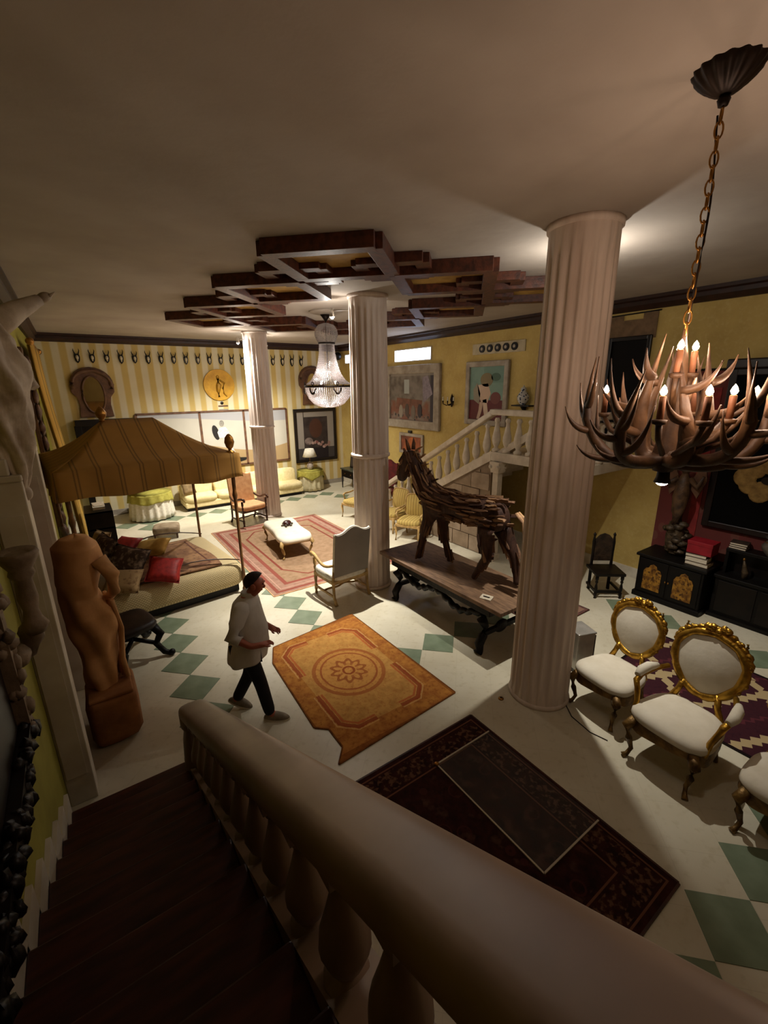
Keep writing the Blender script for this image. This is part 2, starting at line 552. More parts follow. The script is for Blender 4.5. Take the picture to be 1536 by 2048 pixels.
# small uplight / downlight fixtures fixed near the column tops
def col_lamp(cx, cy, dx, dy, power, label):
    x, y = cx+dx, cy+dy
    d = math.hypot(dx, dy)
    t = thing('column_spotlight', label, 'spotlight', (x, y, 4.72))
    MB().lathe([(0.0,0.09),(0.03,0.085),(0.035,0.0),(0.045,-0.05),(0.04,-0.05),(0.03,0.0)], 14).build('housing', MT['metalgrey'], t)
    k = 0.33/d
    MB().beam((0,0,0.05), (-dx*(1-k*0.9), -dy*(1-k*0.9), 0.05), 0.025, 0.02).build('bracket', MT['metalgrey'], t)
    MB().ell((0,0,-0.05), (0.03,0.03,0.03), 10, 6).build('bulb', MT['bulbwhite'], t)
    lamp('column_light', 'SPOT', (0,0,-0.1), power[0], COOL, 0.03, Vector(power[3]).to_track_quat('-Z', 'Y').to_euler(), t, rad(power[2]), 1.0)
    lamp('column_glow', 'POINT', (0,0,-0.13), power[1], COOL, 0.03, parent=t)
MT['bulbwhite'] = Mat('white_bulb').col('#ffffff').emit('#fff2dc', 60).m
MT['bulbwarm'] = Mat('flame_bulb').col('#ffe6c0').emit('#ffd9a0', 70).m
col_lamp(*COLS[0], 0.60, 0.36, (POWER['column'][0], POWER['glow'][0], 84, (1.2, -0.55, -4.6)), 'spotlight hidden behind the top of the nearest column')
col_lamp(*COLS[1], -0.42, 0.42, (POWER['column'][1], POWER['glow'][1], 90, (0.05, 0.25, -4.6)), 'spotlight on the far side of the middle column top')
col_lamp(*COLS[2], -0.48, -0.1, (POWER['column'][2], POWER['glow'][2], 140, (0.1, 0.6, -4.6)), 'small spotlight left of the farthest column top')
col_lamp(*COLS[2], 0.42, 0.34, (POWER['column'][2]*0.75, 24, 140, (0.3, 0.4, -4.6)), 'spotlight hidden behind the right side of the farthest column top')

# ------------------------------------------------------------------ hanging wooden coffers
cof = thing('coffered_ceiling_frame', 'interlocking dark wooden diamond coffers hung under the white ceiling', 'coffers', (0, 0, ZC))
MT['panel'] = simple('ochre_ceiling_panel', '#b8924a', '#94702f', 4, 0.7)
def coffer(cx, cy, half, drop, panel):
    P = [(cx-half, cy), (cx, cy-half), (cx+half, cy), (cx, cy+half)]
    first = None
    if panel:
        k = half-0.06
        mb = MB(); mb.prism([(cx-k, cy), (cx, cy-k), (cx+k, cy), (cx, cy+k)], -0.035, -0.012)
        first = mb.build('coffer', MT['panel'], cof)
    for i in range(4):
        a, b = Vector(P[i]+(0,)), Vector(P[(i+1)%4]+(0,))
        d = (b-a).normalized()*0.075
        mb = MB(); mb.beam(a-d*0.2+Vector((0,0,-drop/2)), b+d*0.2+Vector((0,0,-drop/2)), 0.17, drop-0.003*i)
        o = mb.build('beam' if first else 'coffer', MT['beam'], first or cof, bevel=0.006)
        if first is None: first = o
CXS, CYS = (2.59, 4.19, 5.79), (4.65, 6.35, 8.06, 9.76)
big = [(x, y) for x in CXS for y in CYS if not (x == CXS[1] and y in CYS[1:3])]
for i, (x, y) in enumerate(big): coffer(x, y, 0.775, 0.145+0.004*(i%3), True)
small = [(x, (CYS[k]+CYS[k+1])/2) for x in (CXS[0], CXS[2]) for k in range(3)] + [((CXS[k]+CXS[k+1])/2, y) for y in (CYS[0], CYS[3]) for k in range(2)]
for i, (x, y) in enumerate(small): coffer(x, y, 0.5, 0.10+0.004*(i%2), False)

# ------------------------------------------------------------------ near staircase with balustrade
RISE, RUN = 0.17, 0.309
stair = thing('wooden_staircase', 'dark red wooden staircase descending along the near left wall', 'staircase', (0, 0, 0))
Y0 = 3.86
NS = 14
for i in range(NS):
    y1 = Y0 - i*RUN; z1 = (i+1)*RISE
    MB().bb((XL+0.03, y1-RUN-0.012, z1-RISE-(0.0 if i else 0.0)), (0.33, y1+0.02, z1)).build('step', MT['step'], stair, bevel=0.01)
# landing behind / under the viewer
MB().bb((XL+0.03, -2.9, NS*RISE-0.2), (0.33, Y0-NS*RUN-0.012, NS*RISE)).build('landing', MT['step'], stair)
for i in range(NS):       # stepped white skirting against the wall
    y1 = Y0 - i*RUN; z1 = (i+1)*RISE
    MB().bb((XL+0.001, y1-RUN, z1-RISE), (XL+0.03, y1+0.06, z1+0.16)).build('skirting_step', MT['white'], stair)
# stringer under the rail
mb = MB(); mb.prism([(Y0+0.1, 0), (Y0+0.1, 0.14), (Y0-NS*RUN, NS*RISE+0.14), (Y0-NS*RUN, NS*RISE-0.25), (Y0-0.6, 0)], 0.33, 0.52, axis='x')
mb.build('stringer', MT['marble'], stair)
def railz(y): return 0.99 + (3.62-y)*0.55
bal = thing('marble_balustrade', 'thick cream marble handrail with turned balusters in the foreground', 'balustrade', (0, 0, 0))
prof = []
for k in range(24):
    th = 2*pi*k/24
    e = 0.55
    cx = math.copysign(abs(cos(th))**e, cos(th)); cz = math.copysign(abs(sin(th))**e, sin(th))
    prof.append((0.11*cx, 0.075*cz))
Q = []; F = []
ys = [3.56, 3.555, 3.53, 3.45, 3.3] + [3.0-0.25*i for i in range(23)]
for i, yy in enumerate(ys):
    sc = [0.35, 0.75, 0.95, 1, 1][i] if i < 5 else 1
    for a, b in prof: Q.append((0.415+a*sc, yy, railz(yy)-0.075+b*sc))
n = 24
for i in range(len(ys)-1):
    for k in range(n): F.append((i*n+k, i*n+(k+1)%n, (i+1)*n+(k+1)%n, (i+1)*n+k))
mb = MB(); mb._add(Q, F, True); mb.f.append(tuple(range(n))); mb.sm.append(True)
mb.build('handrail', MT['marble'], bal)
def vase_profile(h, r):
    P = [(0.9,0),(0.9,0.08),(0.5,0.10),(0.45,0.14),(0.75,0.2),(1.0,0.32),(0.95,0.42),(0.7,0.56),(0.48,0.7),(0.42,0.78),(0.62,0.82),(0.62,0.86),(0.45,0.88),(0.5,0.9)]
    return [(r*a, h*b) for a, b in P]
yy = 3.4
i = 0
while yy > -1.2:
    zb = (Y0-yy)/RUN*RISE + 0.14
    zt = railz(yy) - 0.13
    h = zt - zb
    mb = MB(); mb.lathe(vase_profile(h*0.95, 0.082), 18, (0.415, yy, zb-0.01))
    b = mb.build('baluster', MT['marble'], bal)
    mb = MB()
    mb._add([(0.415+sx*0.075, yy+sy*0.075, zt-h*0.1) for sx, sy in ((-1,-1),(1,-1),(1,1),(-1,1))] +
            [(0.415+sx*0.085, yy+sy*0.085, zt+0.06-sy*0.085*0.55) for sx, sy in ((-1,-1),(1,-1),(1,1),(-1,1))],
            [(3,2,1,0),(4,5,6,7),(0,1,5,4),(1,2,6,5),(2,3,7,6),(3,0,4,7)], False)
    mb.build('abacus', MT['marble'], b)
    yy -= RUN*0.92; i += 1
mb = MB(); mb.lathe([(0.13,0),(0.13,0.08),(0.10,0.1),(0.12,0.3),(0.1,0.6),(0.08,0.72),(0.1,0.76),(0.1,0.9)], 20, (0.415, 3.62, 0.0))
mb.build('newel', MT['marble'], bal)

# ------------------------------------------------------------------ far staircase on the right wall
SX = 6.85
fs = thing('stone_staircase', 'pale stone staircase rising along the yellow wall behind the horse', 'staircase', (0, 0, 0))
RISE2, RUN2, YS, NST = 0.175, 0.306, 9.75, 12
for i in range(NST):
    y1 = YS - i*RUN2; z1 = (i+1)*RISE2
    MB().bb((SX+0.09, y1-RUN2, max(0, z1-RISE2-0.05)), (XR-0.02, y1+0.02, z1)).build('step', MT['balw'], fs)
YT = YS-NST*RUN2           # about 6.08
MB().bb((SX-0.03, 3.95, 2.1), (XR, YT, 2.28)).build('landing_slab', MT['balw'], fs, bevel=0.01)
mb = MB(); mb.prism([(YS+0.1,0),(YS+0.1,0.12),(YT,NST*RISE2+0.12),(YT,2.1-0.25),(YT+0.0,0.0)], SX+0.012, SX+0.09, axis='x')
side = mb.build('side_wall', simple('stair_side_stone', '#8f7a62', '#6e5b47', 3, 0.6), fs)
MT['clad'] = [simple('cladding_stone_a', '#a5907a', '#87735d', 4, 0.55), simple('cladding_stone_b', '#9a846c', '#7d6953', 4, 0.55)]
k = 0
for r in range(6):        # stone slabs cladding the stair side
    for cidx in range(8):
        y0 = YT+0.03+cidx*0.52+(0.26 if r % 2 else 0); z0 = 0.02+r*0.36
        y1, z1 = y0+0.5, z0+0.34
        zlim0 = (YS-y0)*RISE2/RUN2-0.05; zlim1 = (YS-y1)*RISE2/RUN2-0.05
        if zlim0 < z0+0.06: continue
        poly = [(y0,z0)]
        if zlim1 >= z1: poly = [(y0,z0),(y1,z0),(y1,z1),(y0,z1)]
        else:
            yc = YS-(z0+0.05)*RUN2/RISE2
            ye = min(y1, yc)
            poly = [(y0,z0),(ye,z0),(ye,max(z0+0.005,min(z1,(YS-ye)*RISE2/RUN2-0.05)))]
            if zlim0 >= z1:
                poly += [(YS-(z1+0.05)*RUN2/RISE2, z1), (y0, z1)]
            else: poly += [(y0, zlim0)]
        mb = MB(); mb.prism(poly, SX-0.006-0.004*(k%3), SX+0.014, axis='x'); mb.build('stone_slab', MT['clad'][k%2], side); k += 1
# sloping white stringer, rail and balusters
mb = MB(); mb.prism([(YS+0.12,0.02),(YS+0.12,0.2),(YT,NST*RISE2+0.2),(YT,NST*RISE2+0.0)], SX-0.03, SX+0.13, axis='x'); mb.build('stringer', MT['balw'], fs)
mb = MB(); mb.prism([(5.95,2.16),(5.95,2.30),(5.05,2.86),(5.05,2.70)], SX+0.02, SX+0.20, axis='x'); mb.build('upper_stringer', MT['balw'], fs)
mb = MB()
def rz2(y): return 0.98 + (YS-y)*RISE2/RUN2 if y > YT+0.05 else 3.05
mb.beam((SX+0.05, YS+0.15, rz2(YS+0.15)), (SX+0.05, YT+0.05, rz2(YT+0.06)), 0.17, 0.11)
mb.beam((SX+0.05, YT+0.1, 3.06), (SX+0.05, 3.95, 3.06), 0.17, 0.11)
mb.beam((SX-0.02, 4.02, 3.06), (XR, 4.02, 3.06), 0.17, 0.11)
mb.build('handrail', MT['balw'], fs, bevel=0.02)
mb = MB(); mb.lathe(vase_profile(0.76, 0.085), 16)
b0 = mb.build('baluster', MT['balw'], fs)
yy = YS; first = True
pos = []
while yy > YT+0.12:
    pos.append((SX+0.05, yy, (YS-yy)*RISE2/RUN2+0.14, 1.0)); yy -= 0.29
yy = YT-0.05
while yy > 4.05:
    pos.append((SX+0.05, yy, 2.28, 0.98)); yy -= 0.27
xx = SX+0.05+0.27
while xx < XR-0.1:
    pos.append((xx, 4.02, 2.28, 0.98)); xx += 0.26
for i, p in enumerate(pos):
    o = b0 if i == 0 else instance(b0, fs)
    o.location = p[:3]; o.scale = (1, 1, p[3])
# corner posts carrying the landing
def post(x, y, cap):
    mb = MB(); mb.bb((x-0.07, y-0.07, 0), (x+0.07, y+0.07, 2.1)); mb.bb((x-0.1, y-0.1, 0), (x+0.1, y+0.1, 0.14))
    p = mb.build('landing_post', MT['balw'], fs, bevel=0.008)
    if cap:
        mb = MB(); mb.box((x, y, 1.99), (0.2, 0.2, 0.22), taper=1.25)
        for sx in (-1, 1):
            for sy in (-1, 1): mb.ell((x+sx*0.1, y+sy*0.1, 2.0), (0.045, 0.045, 0.05), 8, 6)
        mb.build('capital', MT['balw'], p)
post(SX, 5.9, True); post(SX-0.1, 4.0, False)
# ================================================================== rugs
MT['rugedge'] = simple('rug_binding', '#7c4a22', '#5e3618', 12, 0.95, spec=0.1)
def rugmat(name, hx, hy, kind):
    M = Mat(name, 0.95, spec=0.1)
    x, y = M.x, M.y
    d = (x.abs()*-1.0+hx).min(y.abs()*-1.0+hy)
    n = M.noise(9, 5); nf = M.noise(26, 5, None, 0.7)
    blot = ((nf-0.5)*6.0).clamp()
    if kind == 'orange':
        base = M.mix(((n-0.35)*3.0).clamp(), '#b57a38', '#94582a')
        base = M.mix(blot*0.7, base, '#7d451c')
        fieldc = M.mix(((n-0.4)*3.0).clamp(), '#bd8c4a', '#a5763c')
        fieldc = M.mix(blot*0.6, fieldc, '#9c5a2a')
        d2 = d.min((x.abs()*-0.72 + y.abs()*-0.72 + (hx+hy)*0.72)*1.0 - 0.22) + (nf-0.5)*0.035
        c = M.mix(d2.gt(0.24), base, fieldc)
        gap = (y.abs().gt(0.22)*1.0).min(x.abs().gt(0.17)*1.0)
        c = M.mix(d2.band(0.2, 0.215)*gap*0.6, c, '#d0a468')
        c = M.mix(d2.band(0.225, 0.275)*gap*0.85, c, '#8a3c22')
        c = M.mix(d2.band(0.285, 0.315)*gap*0.8, c, '#a9542c')
        r = (x*x + (y*0.92)*(y*0.92)).sqrt() + (nf-0.5)*0.03
        ang = x.atan2(y)
        pet = ((ang*10.0).sin()*0.03 + r)
        c = M.mix(r.band(0.0, 0.47)*0.7, c, M.mix(blot*0.8, '#bd8442', '#94542a'))
        c = M.mix(r.band(0.42, 0.47)*0.8, c, '#96522a')
        c = M.mix(r.band(0.345, 0.37), c, '#98552c')
        c = M.mix(pet.band(0.17, 0.22)*0.8, c, '#874522')
        c = M.mix((r-0.135).abs().lt(0.03)*((ang*10.0).sin()).gt(0.2)*0.7, c, '#8c4a26')
        c = M.mix(r.band(0.055, 0.085), c, '#874522')
        c = M.mix(d.lt(0.02)*0.6, c, '#6e3a18')
    elif kind == 'pink':
        base = M.mix(((n-0.35)*3.0).clamp(), '#9c7a68', '#886656')
        fieldc = M.mix(((n-0.35)*3.0).clamp(), '#967a60', '#846a50')
        fieldc = M.mix(blot*0.35, fieldc, '#8c6248')
        d2 = d.min((x.abs()*-0.72 + y.abs()*-0.72 + (hx+hy)*0.72) - 0.55 + (x*9.0).sin()*0.04)
        c = M.mix(d.gt(0.38), base, fieldc)
        c = M.mix(d.band(0.08, 0.15), c, '#80463a')
        c = M.mix(d.band(0.2, 0.22), c, '#b08a78')
        c = M.mix(d.band(0.34, 0.42), c, '#82483c')
        c = M.mix(d2.band(0.55, 0.60), c, '#763c30')
    elif kind == 'dark':
        base = M.mix(((n-0.35)*3.0).clamp(), '#3a1c16', '#24110d')
        c = M.mix(blot*0.5, base, '#1c1310')
        v = M.voro(11.0)
        c = M.mix(d.band(0.08, 0.28)*((M.noise(24,2)-0.5)*8.0).clamp()*0.8, c, '#6a4a36')
        c = M.mix(d.band(0.05, 0.065), c, '#6a4432')
        c = M.mix(d.band(0.3, 0.315), c, '#6a4432')
        v2 = M.voro(5.0)
        c = M.mix(d.gt(0.34)*((M.noise(7,3)-0.56)*9.0).clamp()*0.6, c, '#5a3c2e')
        c = M.mix(d.gt(0.34)*v2.band(0.3, 0.36)*0.5, c, '#4e2620')
    elif kind == 'kilim':
        zig = ((x*9.0).frac()-0.5).abs()*0.10
        t = ((y + x*0.45 + zig)/0.62).frac()
        c = M.mix(blot*0.5, '#3a1c22', '#24121a')
        c = M.mix(t.band(0.0, 0.16), c, '#a5906a')
        t2 = ((y*0.9 - x*0.9 + zig)/1.3).frac()
        c = M.mix(t2.band(0.0, 0.09), c, '#a5906a')
        c = M.mix(t.band(0.5, 0.56)*0.7, c, '#5a2a30')
        c = M.mix(d.lt(0.03), c, '#1c0e12')
    else:
        c = M.mix(blot, '#6a4a44', '#3c2420')
        c = M.mix(d.band(0.05, 0.12), c, '#8a6a58')
    M.col(c)
    M.bump(nf, 0.25, 0.01)
    return M.m
def rug(name, label, x0, x1, y0, y1, kind, th=0.012, poly=None, rz=0, fringe=None):
    cx, cy = (x0+x1)/2, (y0+y1)/2
    hx, hy = (x1-x0)/2, (y1-y0)/2
    t = thing(name, label, 'rug', (cx, cy, 0), rz)
    pl = [(a-cx, b-cy) for a, b in poly] if poly else [(-hx,-hy),(hx,-hy),(hx,hy),(-hx,hy)]
    mb = MB(); mb.prism(pl, 0.001, th)
    mb.build('pile', rugmat(name+'_weave', hx, hy, kind), t)
    mb = MB()
    n = len(pl)
    for i in range(n):
        a, b = Vector(pl[i]+(0,)), Vector(pl[(i+1)%n]+(0,))
        dr = (b-a).normalized()*0.004
        mb.beam(a+dr+Vector((0,0,th*0.6)), b-dr+Vector((0,0,th*0.6)), 0.016, th*0.95)
    mb.build('bound_edge', MT[fringe or 'chairwood'], t)
    return t
rug('orange_rug', 'orange and ochre rug with round medallion beside the walking person', 1.6, 3.23, 3.2, 5.55, 'orange',
    poly=[(1.58,3.14),(3.25,3.25),(3.20,5.63),(1.80,5.46),(1.66,5.11),(1.60,3.72),(1.72,3.61),(1.72,3.31)], fringe='rugedge')
rug('pink_rug', 'large faded pink rug under the white bench', 2.4, 5.3, 6.97, 11.3, 'pink', fringe='orange')
rug('dark_rug', 'dark red patterned rug beyond the marble handrail', 1.35, 3.13, 0.73, 2.87, 'dark', fringe='wood')
rug('striped_kilim', 'dark purple kilim with zigzag beige stripes behind the gilded chairs', 4.95, 6.6, -1.2, 2.45, 'kilim', fringe='ebony')
rug('small_rug', 'small patterned rug half hidden behind the nearest column', 5.35, 6.45, 3.45, 4.5, 'small', fringe='wood')
# acrylic sheet with pale edges lying on the dark rug
ac = thing('glass_sheet', 'clear glass sheet with pale edges lying on the dark rug', 'glass', (2.73, 1.96, 0.013))
G = Mat('clear_glass', 0.06, spec=0.5); G.col('#8a8a86'); G.b.inputs['Alpha'].default_value = 0.07
MB().bb((-0.37,-0.615,0), (0.37,0.615,0.008)).build('pane', G.m, ac)
mb = MB()
for a, b in (((-.37,-.615),(.37,-.615)),((.37,.615),(-.37,.615)),((-.37,.615),(-.37,-.615))):
    mb.beam(a+(0.006,), b+(0.006,), 0.014, 0.012)
mb.build('edge_strip', simple('frosted_edge', '#b9ab95', None, rough=0.4), ac)
MB().lathe([(0.024,0),(0.024,0.018),(0.012,0.026),(0,0.027)], 12, (-0.37, 0.615, 0)).build('corner_knob', MT['brass'], ac)
# little floor fittings
for i, (x, y) in enumerate(((3.33, 3.22), (2.6, 1.2+1.9))):
    pass
t = thing('floor_stud', 'small brass stud set in the floor beside the nearest column', 'stud', (3.62, 2.86, 0))
MB().lathe([(0.035,0),(0.03,0.012),(0,0.016)], 12).build('disc', MT['brass'], t)
MB().lathe([(0.012,0.014),(0.012,0.02),(0,0.021)], 8).build('screw', MT['iron'], t)

# ================================================================== canopy bed
bed = thing('canopy_bed', 'four poster bed with ochre striped tent canopy and quilted cream mattress', 'bed', (0.78, 8.45, 0), rad(6))
HX, HY = 1.2, 1.1
MB().bb((-HX+0.05,-HY+0.12,0.02), (HX-0.1,HY-0.1,0.2)).build('bed_frame', MT['ebony'], bed)
M = Mat('quilted_cover', 0.9)
a = (((M.x+M.y+M.z)*22.0).frac()-0.5).abs(); b = (((M.x-M.y-M.z)*22.0).frac()-0.5).abs()
q = a.min(b)
M.col(M.mix((q*3.0).clamp(), '#a38e64', '#cdbb90')); M.bump(q, 0.5, 0.02)
MT['quilt'] = M.m
def mat_fn(u, v):
    th = 2*pi*u
    e = 0.14
    cx = math.copysign(abs(cos(th))**e, cos(th)); cy = math.copysign(abs(sin(th))**e, sin(th))
    prof = [(0.97,0.17),(1.0,0.22),(1.01,0.36),(1.0,0.47),(0.97,0.53),(0.9,0.56),(0.5,0.575),(0.0,0.58)]
    t = v*(len(prof)-1); i = min(int(t), len(prof)-2); f = t-i
    r = prof[i][0]*(1-f)+prof[i+1][0]*f; z = prof[i][1]*(1-f)+prof[i+1][1]*f
    return (cx*HX*r, cy*HY*r, z)
mb = MB(); mb.surf(mat_fn, 64, 14, cu=True); mb.build('mattress', MT['quilt'], bed)
# tapestry throw
M = Mat('tapestry_throw', 0.95)
n = M.noise(4, 4); nf = M.noise(16, 4)
d = ((M.x-0.12).abs()*-1.0+0.72).min((M.y-0.0).abs()*-1.0+0.85)
cc = M.mix(((n-0.35)*3.0).clamp(), '#9a7450', '#6f4a33')
cc = M.mix(((nf-0.55)*5.0).clamp(), cc, '#4a3026')
cc = M.mix(d.band(0.1, 0.13), cc, '#5a3426')
M.col(cc); MT['tapestry'] = M.m
def throw_fn(u, v):
    x = -0.7+1.55*u; y = -0.92+1.84*v
    x += 0.05*sin(v*5); y += 0.05*sin(u*4+1)
    return (x, y, 0.592+0.006*sin(9*u)*sin(7*v))
mb = MB(); mb.surf(throw_fn, 14, 14); th = mb.build('tapestry_throw', MT['tapestry'], bed)
s = th.modifiers.new('solid', 'SOLIDIFY'); s.thickness = 0.008
# posts and canopy
postr = [(0.04,0),(0.045,0.08),(0.03,0.12),(0.035,0.3),(0.024,0.5),(0.026,1.4),(0.03,1.75),(0.045,1.82),(0.03,1.9),(0.035,2.5)]
fin = [(0.0,2.86),(0.025,2.85),(0.065,2.80),(0.08,2.72),(0.055,2.64),(0.028,2.61),(0.028,2.585),(0.07,2.57),(0.075,2.54),(0.05,2.53)]
p0 = None
for sx in (-1, 1):
    for sy in (-1, 1):
        if p0 is None:
            p0 = MB().lathe(postr, 12).build('bed_post', simple('gilt_brown_post', '#7a5228', '#4e3216', 9, 0.4), bed)
            p = p0
        else:
            p = instance(p0, bed)
        p.location = (sx*(HX-0.04), sy*(HY-0.0), 0)
        if sx > 0 and sy < 0: MB().lathe(list(reversed(fin)), 14).build('finial', MT['brass'], p)
M = Mat('canopy_stripe_cloth', 0.85)
def stripes(M, t):
    f = (t/0.27).frac()
    return (f.band(0.10, 0.17) + f.band(0.27, 0.34)).clamp()
t1 = stripes(M, M.x)
n = M.noise(3, 3)
M.col(M.mix(t1*0.65, M.mix(n, '#a87d3a', '#8d642a'), '#5a4420')); MT['canopy'] = M.m
M = Mat('canopy_stripe_cloth_ends', 0.85)
t1 = stripes(M, M.y); n = M.noise(3, 3)
M.col(M.mix(t1*0.65, M.mix(n, '#a87d3a', '#8d642a'), '#5a4420')); MT['canopy2'] = M.m
EX, EY = HX+0.07, HY+0.1
def valance(axis, sg):
    def fn(u, v):
        t = 2*u-1
        bulge = 0.02*sin(u*26)*(1-v) + 0.03*(1-v)
        z = 2.14 + 0.40*v + (0.02*sin(u*14)*(1-v))
        if axis == 'x': return (t*EX, sg*(EY+bulge), z)
        return (sg*(EX+bulge), t*EY, z)
    mb = MB(); mb.surf(fn, 40, 5)
    o = mb.build('valance', MT['canopy'] if axis == 'x' else MT['canopy2'], bed)
    s = o.modifiers.new('solid', 'SOLIDIFY'); s.thickness = 0.01
for ax in 'xy':
    for sg in (-1, 1): valance(ax, sg)
R0, R1 = -0.42, 0.32
def roof(p1, p2, q1, q2, mat):
    def fn(u, v):
        a = Vector(p1).lerp(Vector(p2), u); b = Vector(q1).lerp(Vector(q2), u)
        c = a.lerp(b, v)
        c.z -= 0.10*sin(pi*v)*(1-v*0.3)
        return tuple(c)
    mb = MB(); mb.surf(fn, 16, 8)
    o = mb.build('canopy_roof', mat, bed); s = o.modifiers.new('solid', 'SOLIDIFY'); s.thickness = 0.01
zr, ze = 3.12, 2.54
roof((-EX,-EY,ze),(EX,-EY,ze),(R0,0,zr),(R1,0,zr), MT['canopy'])
roof((EX,EY,ze),(-EX,EY,ze),(R1,0,zr),(R0,0,zr), MT['canopy'])
roof((EX,-EY,ze),(EX,EY,ze),(R1,0,zr),(R1,0,zr), MT['canopy2'])
roof((-EX,EY,ze),(-EX,-EY,ze),(R0,0,zr),(R0,0,zr), MT['canopy2'])
MB().lathe([(0.05,0),(0.03,0.03),(0.07,0.09),(0.08,0.14),(0.05,0.2),(0.02,0.23),(0,0.25)], 14, (R0, 0, zr-0.03)).build('ridge_finial', MT['brass'], bed)
mb = MB()
for sg in (-1, 1):     # thin curved rods above the mattress
    pts = [(-0.5+1.66*k/8, sg*(HY-0.12), 0.62+0.16*sin(pi*k/8)-0.02*k/8) for k in range(9)]
    mb.tube(pts, 0.011, 6)
mb.build('guard_rod', MT['chairwood'], bed)
mb = MB(); mb.bb((-HX-0.02,-HY,0.2), (-HX+0.06,HY,1.25))
mb.build('headboard', MT['chairwood'], bed, bevel=0.02)

M = Mat('damask_cushion', 0.9)
v = M.voro(14); n = M.noise(8, 4)
M.col(M.mix(((M.noise(13,4)-0.5)*7.0).clamp(), M.mix(n, '#5c4a40', '#3e2f28'), '#9c8a76')); MT['damask'] = M.m
M = Mat('beige_cushion', 0.9)
v = M.voro(18)
M.col(M.mix(((M.noise(16,4)-0.5)*6.0).clamp(), '#a58a62', '#7c6040')); MT['beigecush'] = M.m
def pillow(label, loc, d, rot, mat, cat='cushion', trim=None):
    t = thing('cushion', label, cat, loc)
    mb = MB(); mb.cushion((0,0,0), d, rot); mb.build('cover', mat, t)
    Mx = Euler(rot).to_matrix()
    mb = MB()
    E = []
    for k in range(33):
        s_ = k/32*4; i = int(s_) % 4; f = s_-int(s_)
        c4 = [(-1,-1),(1,-1),(1,1),(-1,1),(-1,-1)]
        x = c4[i][0]*(1-f)+c4[i+1][0]*f; y = c4[i][1]*(1-f)+c4[i+1][1]*f
        kk = 1-0.10*(1-abs(x)*abs(y))*max(abs(x),abs(y))**4
        E.append(Mx @ Vector((x*d[0]/2*kk, y*d[1]/2*kk, 0)))
    mb.tube(E, 0.008, 5, cap=False); mb.build('piping', trim or mat, t)
    return t
pillow('bright red satin cushion in front of the patterned bed cushions', (0.80, 7.46, 0.77), (0.5,0.46,0.18), (rad(38), rad(12), rad(-18)), MT['red'])
pillow('dark damask cushion behind the red satin cushion', (0.33, 7.98, 0.83), (0.62,0.56,0.2), (rad(55), rad(10), rad(-40)), MT['damask'])
pillow('large damask cushion leaning on the headboard', (0.02, 8.55, 0.90), (0.7,0.62,0.22), (rad(60), 0, rad(-75)), MT['damask'])
pillow('beige flowered cushion at the near head corner of the bed', (0.2, 7.36, 0.76), (0.5,0.45,0.18), (rad(30), rad(5), rad(-20)), MT['beigecush'])
pillow('mustard yellow cushion lying on the tapestry throw', (0.78, 8.72, 0.76), (0.62,0.42,0.2), (rad(25), rad(-8), rad(-35)), MT['yellowpillow'])
pillow('small red cushion at the far side of the bed head', (0.40, 9.16, 0.76), (0.5,0.42,0.16), (rad(30), 0, rad(-50)), MT['red'])
pillow('pale flowered cushion farthest from the viewer on the bed', (0.02, 9.42, 0.84), (0.42,0.42,0.16), (rad(60), 0, rad(-60)), MT['beigecush'])

